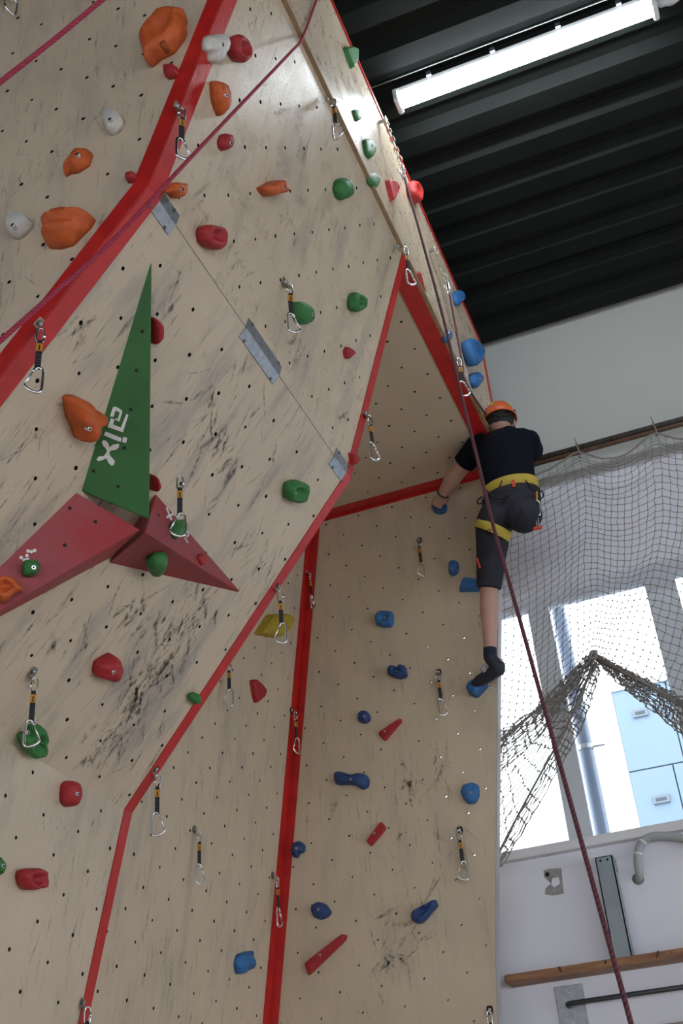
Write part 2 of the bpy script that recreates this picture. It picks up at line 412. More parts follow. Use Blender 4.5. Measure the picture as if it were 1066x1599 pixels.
# near ridge: flange on the camera-side face and flange on the overhang
def side_of(a, b):
    d = (b-a).normalized(); s = mX-d*mX.dot(d); s.y = 0; return s.normalized()
s1, s2 = side_of(Q(pB, Y0), Q(pA, Y0)), side_of(Q(pC, Y0), Q(pB, Y0))
mit = (s1+s2).normalized(); mit = mit*(wl/mit.dot(s1))
for lo in ([Q(pB, Y0), Q(pA, Y0), Q(pA, Y0)+s1*wl, Q(pB, Y0)+mit], [Q(pC, Y0), Q(pB, Y0), Q(pB, Y0)+mit, Q(pC, Y0)+s2*wl]):
    bm = bmesh.new(); v0 = [bm.verts.new(p+LF.N*.0006) for p in lo]; v1 = [bm.verts.new(p+LF.N*.004) for p in lo]
    bm.faces.new(v1); bm.faces.new(v0[::-1])
    for i in range(4): bm.faces.new((v0[i], v0[(i+1) % 4], v1[(i+1) % 4], v1[i]))
    bmesh.ops.recalc_face_normals(bm, faces=bm.faces[:]); obj('red_edge_strip', bm, MAT['red_trim'], CW, CWI)
strip('red_edge_strip', UP, Q(pB, Y0), Q(pA, Y0), pY, wu); strip('red_edge_strip', MID, Q(pC, Y0), Q(pB, Y0), pY, wu)
# far edge of the overhang
strip('red_edge_strip', UP, Q(pB, Y1), Q(pA, Y1), mY, .052); strip('red_edge_strip', MID, Q(pC, Y1), Q(pB, Y1), mY, .052); strip('red_edge_strip', LOW, Q(pD, Y1), Q(pC, Y1), mY, .052)
# corner between the two recessed boards
ca, cb = Vector((x_p2(0), Y3, 0)), Vector((x_p2(zp), Y3, zp))
strip('red_edge_strip', P2, ca, cb, mY, .07); strip('red_edge_strip', P3, ca, cb, pX, .052)
# soffit borders
strip('red_edge_strip', SOF, Vector((x_p2(zp), Y3, zp)), Vector((pA.x, Y3, zp)), mY, .085)
strip('red_edge_strip', P3, Vector((x_p2(zp), Y3, zp)), Vector((x_p3(zp), Y3, zp)), mZ, .02)
strip('red_edge_strip', SOF, Q(pA, Y1), Q(pA, Y3-.085), mX, .085)
# upper board: wooden lip, ceiling strip, end strip
bm = bmesh.new(); bbox(bm, pA.x-.001, pA.x+.018, Y0-.2, Y3, zp-.001, zp+.02)
obj('wooden_lip', bm, MAT['wood'], CW, CWI)
strip('red_edge_strip', TOPP, Vector((pA.x, Y0-.2, ZTOP)), Vector((pA.x, Y3, ZTOP)), mZ, .03, .006)
strip('red_edge_strip', TOPP, Vector((pA.x, Y3, zp)), Vector((pA.x, Y3, ZTOP)), mY, .05, .006)
# timber frame on the free edge of the recessed board
bm = bmesh.new()
zz = [0, zq, zk, zp]; xx = [xq0, xq, x_p3(zk), x_p3(zp)]
f = [[bm.verts.new((x-.05, Y3+.02, z_)) for x, z_ in zip(xx, zz)], [bm.verts.new((x+.002, Y3+.001, z_)) for x, z_ in zip(xx, zz)], [bm.verts.new((x+.002, Y3+.075, z_)) for x, z_ in zip(xx, zz)]]
for i in range(3):
    for a, b in ((1, 2),): bm.faces.new((f[a][i], f[b][i], f[b][i+1], f[a][i+1]))
bmesh.ops.solidify(bm, geom=bm.faces[:], thickness=.012)
obj('edge_board', bm, MAT['white_paint'], CW, CWI)
# joint plates across the bend line
def plate(px0, px1, wpx):
    y0 = UP.hit(*px0).y; y1 = UP.hit(*px1).y
    r = empty('joint_plate_tmp'); bpy.data.objects.remove(r)
    bm = bmesh.new(); w = .04; t = .003
    U_ = UP.V*w; M_ = -MID.V*w
    nb = (UP.N+MID.N).normalized()
    rows = []
    for y in (y0, y1):
        b = Q(pB, y)
        rows.append([b+U_+UP.N*.0008, b+nb*.0008, b+M_+MID.N*.0008, b+M_+MID.N*(t+.0008), b+nb*(t+.001), b+U_+UP.N*(t+.0008)])
    A = [[bm.verts.new(p) for p in r] for r in rows]
    for i in range(6): bm.faces.new((A[0][i], A[0][(i+1) % 6], A[1][(i+1) % 6], A[1][i]))
    bm.faces.new(A[0]); bm.faces.new(A[1][::-1]); bmesh.ops.recalc_face_normals(bm, faces=bm.faces[:])
    o = obj('joint_plate', bm, MAT['metal'], CW, CWI)
    for y in (y0+.03, y1-.03):
        for pl, dv in ((UP, UP.V*.035), (MID, -MID.V*.035)):
            bm = bmesh.new(); p = Q(pB, y)+dv+pl.N*.0035
            tube(bm, [p, p+pl.N*.002, p+pl.N*.003], [.006, .006, .003], 8); obj('screw', bm, MAT['steel_dark'], o)
plate((241, 286), (276, 345), 20); plate((385, 505), (436, 583), 20); plate((522, 709), (545, 743), 20)
MAT['conduit'] = mk('grey_conduit', (.36, .38, .38, 1), .45)
# ================================================================ lamps on the ceiling
MAT['lamp_body'] = mk('lamp_housing', (.75, .77, .78, 1), .4)
MAT['tube'] = mk('lit_tube', (1, 1, 1, 1), .4, emit=(.86, .94, 1.0, 1), estr=37)
def tube_lamp(xa, xb, y, z, label):
    L = empty('tube_lamp', ((xa+xb)/2, y, z)); tag(L, label, 'lamp')
    c = (xa+xb)/2; h = (xb-xa)/2
    bm = bmesh.new(); bbox(bm, -h, h, -.045, .045, .015, .05); obj('housing', bm, MAT['lamp_body'], L)
    bm = bmesh.new(); n = 10; R = []
    for x in (-h+.025, h-.025):
        R.append([bm.verts.new((x, .048*math.cos(math.pi+math.pi*k/n), .016+.05*math.sin(math.pi+math.pi*k/n))) for k in range(n+1)])
    for k in range(n): bm.faces.new((R[0][k], R[0][k+1], R[1][k+1], R[1][k]))
    obj('diffuser', bm, MAT['tube'], L, smooth=True)
    for sx in (-1, 1):
        bm = bmesh.new(); bbox(bm, *(sorted((sx*h, sx*(h-.028)))), -.052, .052, -.038, .05); bmesh.ops.bevel(bm, geom=bm.edges[:], offset=.006, segments=2, affect='EDGES')
        obj('end_cap', bm, MAT['lamp_body'], L)
    for sx in (-.7, -.2, .3, .75):
        bm = bmesh.new(); bbox(bm, sx*h-.012, sx*h+.012, -.06, .06, .045, ZC-z+.004); obj('mounting_clip', bm, MAT['metal'], L)
    return L
la = Plane((0, 0, ZC-.10), (0, 0, -1), (1, 0, 0))
a = la.hit(618, 166); b = la.hit(1028, 18)
tube_lamp(a.x, b.x, (a.y+b.y)/2, ZC-.07, 'bright tube lamp glowing under the dark ribbed ceiling')
cq = [Plane((0, 0, ZC-.02), (0, 0, -1), (1, 0, 0)).hit(x, y) for x, y in ((560, 148), (800, 50), (930, -2))]
bm = bmesh.new(); tube(bm, [Vector((cq[0].x-.05, cq[0].y, ZC-.006)), Vector((cq[2].x+1.5, cq[0].y, ZC-.006))], .003, 6); tag(obj('ceiling_cable', bm, MAT['conduit'], smooth=True), 'thin pale cable running along the ceiling beside the tube lamp', 'cable')
# cable gland next to the lamp
p = la.hit(1040, 4)
bm = bmesh.new(); bmesh.ops.create_icosphere(bm, subdivisions=2, radius=.05, matrix=Matrix.Translation(p+Vector((0.02, .02, .05))) @ Matrix.Diagonal((1.2, .8, .6, 1)))
for v in bm.verts: v.co += Vector((noise.noise(v.co*30), noise.noise(v.co*31+Vector((3, 1, 4))), noise.noise(v.co*29)))*.012
tag(obj('cable_junction', bm, MAT['lamp_body'], smooth=True), 'pale grey cable junction beside the end of the tube lamp', 'junction box')

# ================================================================ lower right corner of the window wall
MAT['post'] = mk('grey_green_metal_paint', (.28, .33, .35, 1), .5, noise_amt=.12, nscale=9)
def wp(px, py, off=0.0): return WALL.hit(px, py, off)
# steel post bolted to the wall: U profile
r = empty('steel_post', wp(945, 1480)); tag(r, 'grey green steel channel post standing on the white wall above the timber', 'steel post')
mi = r.matrix_basis.copy(); inv = Matrix.Translation(-r.location)
dpt = .125; o_ = dpt
tl, tr = wp(928, 1340, o_), wp(955, 1336, o_); ztop = (tl.z+tr.z)/2; zbot = wp(786, 1523, .14).z+.0005
x0, x1 = tl.x, tr.x
bm = bmesh.new(); bbox(bm, x0, x1, YW-dpt, YW-dpt+.006, zbot, ztop); obj('face_plate', bm, MAT['post'], r, inv)
for xa in (x0, x1-.006):
    bm = bmesh.new()
    # flange with a notch cut at the top (the bracket foot reaches the wall)
    pts = [(YW-dpt, zbot), (YW-.03, zbot), (YW-.03, ztop-.14), (YW-.06, ztop-.12), (YW-.06, ztop-.05), (YW-.001, ztop-.05), (YW-.001, ztop), (YW-dpt, ztop)]
    A = [bm.verts.new((xa, y, z)) for y, z in pts]; B = [bm.verts.new((xa+.006, y, z)) for y, z in pts]
    bm.faces.new(A); bm.faces.new(B[::-1])
    for i in range(8): bm.faces.new((A[i], A[(i+1) % 8], B[(i+1) % 8], B[i]))
    bmesh.ops.recalc_face_normals(bm, faces=bm.faces[:]); obj('flange', bm, MAT['post'], r, inv)
bm = bmesh.new(); bbox(bm, x0, x1, YW-dpt, YW-.002, ztop-.003, ztop+.003); obj('top_plate', bm, MAT['post'], r, inv)
for k in (.3, .7):
    bm = bmesh.new(); c = Vector((x0+(x1-x0)*k, YW-dpt-.001, ztop-.018)); tube(bm, [c, c+Vector((0, -.002, 0))], .006, 10); obj('bolt_hole', bm, MAT['black'], r, inv)
# conduit
MAT['conduit'] = mk('grey_conduit', (.36, .38, .38, 1), .45)
cp = [wp(997, 1372, .004), wp(998, 1366, .035), wp(995, 1340, .05), wp(1001, 1318, .05), wp(1017, 1307, .05), wp(1040, 1306, .05), wp(1070, 1310, .05), wp(1130, 1322, .05), wp(1500, 1300, .05)]
r = empty('conduit', cp[0]); tag(r, 'bent grey plastic conduit coming out of the white wall', 'conduit'); inv = Matrix.Translation(-r.location)
bm = bmesh.new(); tube(bm, catmull(cp, 7), .020, 12); obj('pipe', bm, MAT['conduit'], r, inv, True)
for px, py in ((996, 1334), (1003, 1315)):
    bm = bmesh.new(); c = wp(px, py, .05); d = Vector((.25, 0, 1)) if py > 1320 else Vector((1, 0, .9)); d.normalize()
    tube(bm, [c-d*.006, c+d*.006], .0225, 12); obj('coupling', bm, MAT['white_paint'], r, inv, True)
bm = bmesh.new(); c = wp(996, 1373)
tube(bm, [c+Vector((0, -.0005, 0)), c+Vector((0, -.003, 0))], [.03, .026], 9); obj('torn_plaster_ring', bm, mk('bare_plaster', (.28, .26, .24, 1), .9, noise_amt=.5, nscale=60), r, inv)
# peeled patch of paint
bm = bmesh.new()
MAT['plaster'] = mk('grey_plaster', (.36, .35, .34, 1), .95, noise_amt=.35, nscale=30)
for out in ([(848, 1360), (858, 1357), (876, 1356), (877, 1368), (879, 1380), (880, 1396), (862, 1399), (850, 1397), (851, 1388), (859, 1380), (849, 1370)],):
    v = [bm.verts.new(wp(x+random.uniform(-1, 1), y, .0008)) for x, y in out]; bm.faces.new(v)
po = obj('peeled_paint_patch', bm, MAT['plaster'], wallw)
bm = bmesh.new(); c = wp(854, 1366, .0012); tube(bm, [c, c+Vector((0, -.0006, 0))], .012, 10); obj('plug_hole', bm, MAT['black'], wallw)
bm = bmesh.new(); v = [bm.verts.new(wp(x, y, .0016)) for x, y in [(862, 1372), (872, 1370), (874, 1380), (866, 1386), (860, 1382)]]; bm.faces.new(v); obj('filler_patch', bm, MAT['hall_wall'], wallw)
# timber beam
tm = bpy.data.materials.new('pine_beam'); tm.use_nodes = True; nt = tm.node_tree; bb = nt.nodes['Principled BSDF']
tc = nt.nodes.new('ShaderNodeTexCoord'); mp = nt.nodes.new('ShaderNodeMapping'); mp.inputs['Scale'].default_value = (1.0, 11, 11)
nz = nt.nodes.new('ShaderNodeTexNoise'); nz.inputs['Scale'].default_value = 5; nz.inputs['Detail'].default_value = 6
rp = nt.nodes.new('ShaderNodeValToRGB'); rp.color_ramp.elements[0].position = .3; rp.color_ramp.elements[0].color = (.17, .075, .035, 1); rp.color_ramp.elements[1].position = .7; rp.color_ramp.elements[1].color = (.36, .17, .075, 1)
for q, w in ((tc.outputs['Object'], mp.inputs['Vector']), (mp.outputs[0], nz.inputs['Vector']), (nz.outputs['Fac'], rp.inputs['Fac']), (rp.outputs[0], bb.inputs['Base Color'])): nt.links.new(q, w)
bb.inputs['Roughness'].default_value = .55; MAT['pine'] = tm
bt, bb_ = wp(786, 1523, .14), wp(788, 1536, .14)
r = empty('timber_beam', (bt.x, YW-.07, bt.z)); tag(r, 'brown pine beam fixed along the white wall', 'beam'); inv = Matrix.Translation(-r.location)
bm = bmesh.new(); bbox(bm, bt.x, XR-.6, YW-.14, YW-.0005, bb_.z, bt.z); bmesh.ops.bevel(bm, geom=bm.edges[:], offset=.005, segments=2, affect='EDGES'); obj('timber', bm, MAT['pine'], r, inv)
MAT['knot'] = mk('wood_knot', (.07, .03, .015, 1), .6)
for (px, py, w_, h_, a_) in ((874, 1514, .007, .015, .3), (1026, 1491, .006, .019, -.4), (945, 1503, .006, .010, -.6), (1048, 1488, .003, .006, 0)):
    c = wp(px, py, .1406); bm = bmesh.new(); vs_ = []
    for k in range(12):
        t = 2*math.pi*k/12; x_, z_ = w_*math.cos(t), h_*math.sin(t)
        vs_.append(bm.verts.new(c+Vector((x_*math.cos(a_)-z_*math.sin(a_), 0, x_*math.sin(a_)+z_*math.cos(a_)))))
    bm.faces.new(vs_); obj('knot', bm, MAT['knot'], r, inv)
# lighter board below the beam
# anchor plate and bar
r = empty('anchor_plate', wp(890, 1580)); tag(r, 'galvanised anchor plate holding a dark bar on the white wall', 'anchor plate'); inv = Matrix.Translation(-r.location)
a, b = wp(865, 1542), wp(909, 1537); zb = wp(880, 1640).z
bm = bmesh.new(); bbox(bm, a.x, b.x, YW-.008, YW-.0005, zb, (a.z+b.z)/2); bmesh.ops.bevel(bm, geom=bm.edges[:], offset=.002, segments=1, affect='EDGES')
obj('plate', bm, MAT['metal'], r, inv)
for px, py in ((887, 1550), (895, 1597)):
    bm = bmesh.new(); c = wp(px, py, .008); tube(bm, [c, c+Vector((0, -.006, 0)), c+Vector((0, -.008, 0))], [.007, .007, .004], 6); obj('bolt', bm, MAT['alu'], r, inv)
c0 = wp(888, 1572, .01); c1 = wp(889, 1568, .075)
bm = bmesh.new(); tube(bm, [c0, c0+Vector((0, -.03, 0)), c0+Vector((.004, -.05, .001)), c0+Vector((.02, -.062, .002)), Vector((c0.x+.6, c0.y-.062, c0.z+.002)), Vector((XR-.7, c0.y-.062, c0.z+.002))], .0115, 10)
obj('bar', bm, MAT['steel_dark'], r, inv, True)
for k in range(1, 3):
    bm = bmesh.new(); bbox(bm, a.x+k*1.9, a.x+k*1.9+.1, YW-.07, YW-.0005, c0.z-.02, c0.z+.02); obj('bar_bracket', bm, MAT['metal'], r, inv)
# small reddish ledge at the lower edge of the view
a = wp(1030, 1600); 
bm = bmesh.new(); bbox(bm, a.x, XR-.7, YW-.04, YW-.0005, wp(1060, 1640).z, wp(1060, 1596, .04).z)
tag(obj('lower_ledge', bm, mk('ledge_paint', (.30, .24, .24, 1), .6, noise_amt=.1)), 'narrow dull reddish ledge low on the white wall', 'ledge')

# ================================================================ outside
MAT['facade'] = mk('pale_blue_facade', (.175, .25, .33, 1), .5, noise_amt=.05, nscale=.6)
MAT['joint'] = mk('facade_joint', (.06, .08, .10, 1), .8)
YF = 13.0; FP = Plane((0, YF, 0), (0, -1, 0), (1, 0, 0))
tl = FP.hit(953, 1080)
bld = empty('neighbour_building', (tl.x+3, YF, -1)); tag(bld, 'pale blue panel clad building seen through the window', 'building'); inv = Matrix.Translation(-bld.location)
bm = bmesh.new(); bbox(bm, tl.x, tl.x+8, YF+.02, YF+.5, -1, tl.z-.01); obj('core', bm, MAT['joint'], bld, inv)
j1 = FP.hit(1000, 1203).z; jx = FP.hit(1056, 1220).x; jx0 = FP.hit(1060, 1155).x
zs = [tl.z, j1, j1-(tl.z-j1), j1-2*(tl.z-j1)]
zs = [tl.z]+[j1-k*1.7 for k in range(5)]
for i in range(5):
    cuts = [tl.x, (jx0 if i == 0 else jx)]
    while cuts[-1] < tl.x+8: cuts.append(cuts[-1]+1.9)
    cuts[-1] = tl.x+8
    for a, b in zip(cuts, cuts[1:]):
        if b-a > .05:
            bm = bmesh.new(); g = .008; bbox(bm, a+g, b-g, YF, YF+.02, max(zs[i+1], -1)+g, zs[i]-g)
            if zs[i]-g > max(zs[i+1], -1)+g: obj('cladding_panel', bm, MAT['facade'], bld, inv)
for (x, y, x2, y2) in ((988, 1117, 1011, 1112), (1020, 1252, 1045, 1246)):
    a, b = FP.hit(x, y), FP.hit(x2, y2); c = (a+b)/2
    bm = bmesh.new(); bbox(bm, c.x-(b.x-a.x)/2, c.x+(b.x-a.x)/2, YF-.03, YF+.01, c.z-.045, c.z+.045)
    v = obj('vent', bm, mk('vent_grey', (.16, .19, .22, 1), .6), bld, inv)
    bm = bmesh.new(); bbox(bm, c.x-(b.x-a.x)/2+.03, c.x+(b.x-a.x)/2-.03, YF-.034, YF-.028, c.z-.02, c.z+.015); obj('vent_slot', bm, MAT['facade'], v, inv) if False else obj('vent_slot', bm, MAT['joint'], v)
bm = bmesh.new(); bbox(bm, tl.x, tl.x+8, YF-.02, YF+.5, tl.z-.02, tl.z+.06); obj('roof_edge', bm, mk('roof_edge', (.42, .45, .48, 1), .5), bld, inv)
# downpipe close outside the glass
YP = 6.9; PP = Plane((0, YP, 0), (0, -1, 0), (1, 0, 0)); a = PP.hit(905, 1124)
dp = empty('downpipe', (a.x, YP, 0)); tag(dp, 'grey blue downpipe running vertically outside the window', 'downpipe')
bm = bmesh.new(); tube(bm, [Vector((0, 0, z)) for z in (0, 2, 4, 5, 6.2, 8)], .046, 14); obj('pipe', bm, mk('pipe_zinc', (.15, .19, .25, 1), .35, .3), dp, None, True)
zb = PP.hit(932, 1165).z
bm = bmesh.new(); tube(bm, [Vector((0, 0, zb-.015)), Vector((0, 0, zb+.015))], .05, 14); tube(bm, [Vector((.04, 0, zb)), Vector((.12, 0, zb))], .008, 6); obj('bracket', bm, MAT['metal'], dp)
boxobj('ground_outside', -40, 40, YW+.3, 60, -1.2, -1.0, mk('asphalt', (.2, .2, .2, 1), .9))
tag(bpy.data.objects['ground_outside'], kind='structure')
# ================================================================ climbing holds
def hold_mat(name, c, rough=.55, trans=0):
    return mk(name, c, rough, noise_amt=.22, nscale=35, bump=.35, bscale=220, trans=trans)
HC = {'orange': hold_mat('orange_resin', (.62, .115, .02, 1)), 'red': hold_mat('red_resin', (.42, .018, .022, 1)), 'green': hold_mat('green_resin', (.035, .20, .045, 1)),
      'blue': hold_mat('blue_resin', (.03, .16, .42, 1)), 'navy': hold_mat('dark_blue_resin', (.018, .06, .20, 1)), 'white': hold_mat('clear_white_resin', (.80, .77, .70, 1), .35, .15),
      'yellow': hold_mat('yellow_resin', (.50, .36, .03, 1)), 'pink': hold_mat('bright_red_resin', (.60, .035, .03, 1))}
PR = {'dome': [(0, 1.0), (.35, 1.0), (.62, .93), (.83, .78), (.95, .55), (1.0, .28)],
      'flat': [(0, 1.0), (.8, .94), (1.0, .82)],
      'wedge': [(0, 1.0), (.75, .90), (1.0, .72)],
      'jug': [(0, .9), (.3, 1.0), (.65, 1.02), (.92, .85), (1.0, .66), (.84, .45), (.62, .22)],
      'ball': [(0, .72), (.2, .92), (.45, 1.0), (.7, .92), (.9, .66), (1.0, .3)]}
BOLTM = MAT['alu']
def ell(cx, cy, rx, ry, rot=0, n=16):
    c, s_ = math.cos(rot), math.sin(rot)
    return [(cx+rx*math.cos(t)*c-ry*math.sin(t)*s_, cy+rx*math.cos(t)*s_+ry*math.sin(t)*c) for t in [2*math.pi*k/n for k in range(n)]]
def hold(label, pl, out, h, color, style='dome', bolt=True, sharp=False, lump=.06, tilt=None, ridges=0, seed=None, cat='climbing hold', bolt_mat=None, group=None, pocket=None):
    random.seed(sum(ord(c)*(i+1) for i, c in enumerate(label)) if seed is None else seed)
    pts = [pl.hit(x, y, h*.35) for x, y in out]
    c3 = sum(pts, Vector())/len(pts); base = c3-pl.N*h*.35
    root = empty('climbing_hold', mw=pl.mat(base)); tag(root, label, cat, group or COLGRP.get(color))
    loc = [Vector(((p-c3).dot(pl.U), (p-c3).dot(pl.V), 0)) for p in pts]
    A = sum(loc[i].x*loc[(i+1) % len(loc)].y-loc[(i+1) % len(loc)].x*loc[i].y for i in range(len(loc)))
    if A < 0: loc = loc[::-1]
    loc = [p*.94 for p in loc]
    if not sharp:
        sm_ = catmull(loc, 4, True); m_ = len(loc)
        cr_ = [loc[i]+(loc[(i+1) % m_]-loc[i])*(k/4) for i in range(m_) for k in range(4)]
        w_ = .75 if color == 'orange' else .35
        loc = [a*(1-w_)+b*w_ for a, b in zip(sm_, cr_)]
    else:
        q = []
        for i in range(len(loc)):
            a, b, c = loc[i-1], loc[i], loc[(i+1) % len(loc)]
            r = .10; q += [b+(a-b)*r, b+(a-b)*r*.3+(c-b)*r*.3, b+(c-b)*r]
        loc = q
    n = len(loc); bm = bmesh.new(); rings = []
    R = max(p.length for p in loc); sd = random.uniform(0, 50)
    tx, ty = tilt or (0, 0)
    for (z, s_) in PR[style]:
        ring = []
        for p in loc:
            q = p*s_
            f = 1.0
            hh = h*z*(1+ (tx*q.x+ty*q.y)/R)
            co = Vector((q.x, q.y, hh))
            if lump and z > 0:
                co += Vector((q.x*.4, q.y*.4, h*.6))*(noise.noise(Vector((q.x*2/R+sd, q.y*2/R, z)))*lump*2)
            if ridges and z > 0:
                ang = math.atan2(q.y, q.x); co.z += h*.13*math.sin(ridges*q.y/R*3+q.x/R*2)
            co.z = max(co.z, 0.0 if z == 0 else .001)
            ring.append(bm.verts.new(co))
        rings.append(ring)
    for a, b in zip(rings, rings[1:]):
        for k in range(n): bm.faces.new((a[k], a[(k+1) % n], b[(k+1) % n], b[k]))
    topz = sum(v.co.z for v in rings[-1])/n
    ctr = bm.verts.new((0, 0, topz + (0 if style in ('flat', 'wedge') else (-.03 if style == 'jug' else .02)*h)))
    for k in range(n): bm.faces.new((rings[-1][k], rings[-1][(k+1) % n], ctr))
    bm.faces.new(rings[0][::-1])
    o = obj('body', bm, HC[color], root, smooth=not sharp)
    if sharp:
        for p in o.data.polygons: p.use_smooth = False
    if pocket:
        q = pl.hit(pocket[0], pocket[1], h)-base; q = Vector((q.dot(pl.U), q.dot(pl.V), 0))
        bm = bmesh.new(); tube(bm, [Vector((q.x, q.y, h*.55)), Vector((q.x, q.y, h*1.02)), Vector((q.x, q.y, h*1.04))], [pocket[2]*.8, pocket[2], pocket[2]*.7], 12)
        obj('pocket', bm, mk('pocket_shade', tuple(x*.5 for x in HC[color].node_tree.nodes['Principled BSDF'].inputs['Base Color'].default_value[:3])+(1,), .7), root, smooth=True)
    if bolt:
        if bolt is True: b = Vector((0, 0, topz))
        else:
            q = pl.hit(bolt[0], bolt[1], h*.8)-base; b = Vector((q.dot(pl.U), q.dot(pl.V), topz))
            # drop onto surface
        z0 = max(.004, b.z-.004)
        bm = bmesh.new(); r = .0075
        tube(bm, [Vector((b.x, b.y, z0-.01)), Vector((b.x, b.y, z0+.006)), Vector((b.x, b.y, z0+.0075))], [r, r, r*.85], 10)
        bo = obj('bolt', bm, bolt_mat or BOLTM, root)
        bm = bmesh.new(); tube(bm, [Vector((b.x, b.y, z0+.0076)), Vector((b.x, b.y, z0+.0082))], [r*.5, r*.5], 6); obj('hex_socket', bm, MAT['black'], bo)
    return root
COLGRP = {'orange': 'orange climbing holds', 'red': 'red climbing holds', 'green': 'green climbing holds', 'blue': 'blue climbing holds', 'navy': 'blue climbing holds', 'white': 'clear climbing holds', 'yellow': 'yellow climbing holds', 'pink': 'red climbing holds'}
PM = math.pi
# --- camera-side face (top left)
hold('large orange hold with a round pocket near the top of the red ridge', LF, [(221, 66), (224, 83), (229, 103), (245, 90), (268, 78), (288, 52), (291, 40), (288, 31), (292, 21), (272, 20), (252, 26), (232, 48)], .075, 'orange', 'jug', bolt=False, lump=.05, pocket=(254, 68, .012))
hold('small red hold tucked against the left side of the red ridge', LF, [(255, 116), (257, 107), (268, 104), (279, 108), (279, 117), (262, 121)], .035, 'red', bolt=False)
hold('clear white teardrop hold left of the red ridge', LF, [(161, 183), (166, 174), (177, 173), (189, 178), (192, 190), (182, 204), (170, 208), (163, 200)], .045, 'white', bolt=(174, 191))
hold('orange leaf shaped hold with ragged tip, middle of the top left board', LF, [(98, 273), (103, 259), (113, 244), (124, 236), (141, 233), (142, 240), (140, 245), (137, 255), (118, 267), (107, 268)], .045, 'orange', lump=.1, bolt=(124, 246))
hold('clear white rounded hold at the left border of the picture', LF, [(12, 352), (16, 338), (27, 334), (42, 336), (49, 346), (42, 358), (32, 367), (20, 370), (13, 364)], .05, 'white', bolt=(23, 356))
hold('big orange shell hold with long grooves, above the lower red ridge', LF, [(67, 366), (71, 348), (84, 336), (104, 331), (125, 330), (145, 334), (139, 346), (125, 360), (108, 377), (86, 383), (68, 381)], .075, 'orange', lump=.04, ridges=4, bolt=False)
hold('small dark red knob on the bend of the red ridge', LF, [(196, 279), (200, 273), (211, 271), (215, 277), (207, 283), (198, 284)], .028, 'red', bolt=False)
# --- upper overhang board
hold('clear bulb shaped hold beside the top of the red ridge', UP, [(321, 68), (324, 56), (335, 52), (349, 54), (355, 66), (353, 80), (345, 90), (344, 98), (334, 101), (328, 96), (327, 86), (322, 78)], .05, 'white', bolt=(343, 71))
hold('shiny dark red oval hold next to the clear bulb hold', UP, [(359, 72), (361, 57), (367, 54), (379, 62), (386, 78), (384, 93), (375, 100), (366, 94), (360, 84)], .05, 'red', 'jug', bolt=(373, 80))
hold('narrow orange half moon hold below the clear bulb hold', UP, [(333, 128), (336, 124), (348, 131), (354, 142), (353, 163), (349, 178), (345, 183), (340, 172), (335, 155)], .05, 'orange', bolt=(349, 150), sharp=False)
hold('small red round hold touching the pink rope', UP, [(343, 222), (346, 212), (352, 208), (360, 211), (362, 222), (358, 233), (350, 237), (345, 232)], .035, 'red', bolt=(357, 224))
hold('small orange star shaped hold behind the pink rope by the metal plate', UP, [(259, 295), (264, 287), (276, 284), (288, 287), (288, 300), (283, 309), (273, 311), (265, 303), (259, 301)], .04, 'orange', lump=.12)
hold('orange horn shaped hold with knobbly end in the upper board', UP, [(407, 293), (416, 288), (426, 282), (437, 281), (440, 288), (445, 295), (444, 302), (436, 302), (428, 307), (419, 308), (411, 301)], .06, 'orange', lump=.14)
hold('smooth green egg shaped hold high on the upper board', UP, [(524, 294), (527, 282), (535, 277), (544, 281), (549, 294), (546, 308), (536, 314), (528, 309)], .05, 'green', bolt=False)
hold('round red hold with a slot below the pink rope', UP, [(311, 362), (314, 352), (322, 351), (330, 353), (340, 355), (347, 370), (345, 386), (335, 392), (322, 388), (313, 377)], .055, 'red', 'jug', bolt=(332, 372))
hold('plain green teardrop hold right of the hanging quickdraw', UP, [(460, 483), (462, 472), (470, 470), (482, 478), (487, 490), (486, 502), (478, 508), (468, 507), (462, 496)], .05, 'green', bolt=(484, 491))
hold('green leaf hold with a curved groove, upper board', UP, [(546, 472), (548, 462), (552, 456), (560, 460), (566, 470), (564, 482), (553, 489), (547, 483)], .05, 'green', 'jug', bolt=False, lump=.1)
hold('small dark red angular chip hold on the upper board', UP, [(537, 549), (540, 541), (549, 546), (553, 552), (543, 562), (539, 560)], .022, 'red', 'flat', sharp=True, bolt=False)
hold('small red triangular hold beside the lowest metal plate', UP, [(546, 707), (551, 706), (560, 719), (553, 727), (549, 727)], .028, 'red', 'wedge', sharp=True, bolt=False)
# --- middle overhang board
hold('red half round hold right of the green volume tip', MID, [(239, 498), (243, 496), (249, 503), (252, 515), (250, 530), (244, 539), (239, 537)], .04, 'red', bolt=False)
hold('red hold peeking out below the right side of the green volume', MID, [(237, 744), (241, 742), (246, 752), (245, 762), (240, 768), (237, 766)], .045, 'red', bolt=False)
hold('green double lobed hold near the lower red edge', MID, [(444, 765), (447, 754), (455, 751), (461, 749), (470, 751), (477, 758), (478, 770), (472, 782), (460, 785), (450, 783), (445, 777)], .055, 'green', 'jug', lump=.1, bolt=(463, 773))
hold('chunky dark red knob hold below the red volumes', MID, [(149, 1050), (152, 1036), (165, 1027), (177, 1022), (186, 1029), (188, 1043), (185, 1060), (171, 1065), (163, 1060), (151, 1058)], .065, 'red', lump=.1, bolt=(173, 1047))
hold('small round green ball hold near the red edge', MID, ell(303, 1090, 9, 9), .04, 'green', 'ball', lump=.02, bolt=False)
hold('large green trefoil hold under a quickdraw at the lower left', MID, [(29, 1152), (34, 1146), (45, 1144), (50, 1132), (60, 1130), (68, 1138), (70, 1150), (66, 1158), (69, 1170), (64, 1180), (52, 1183), (40, 1178), (33, 1166)], .06, 'green', 'jug', lump=.05, bolt=(47, 1147))
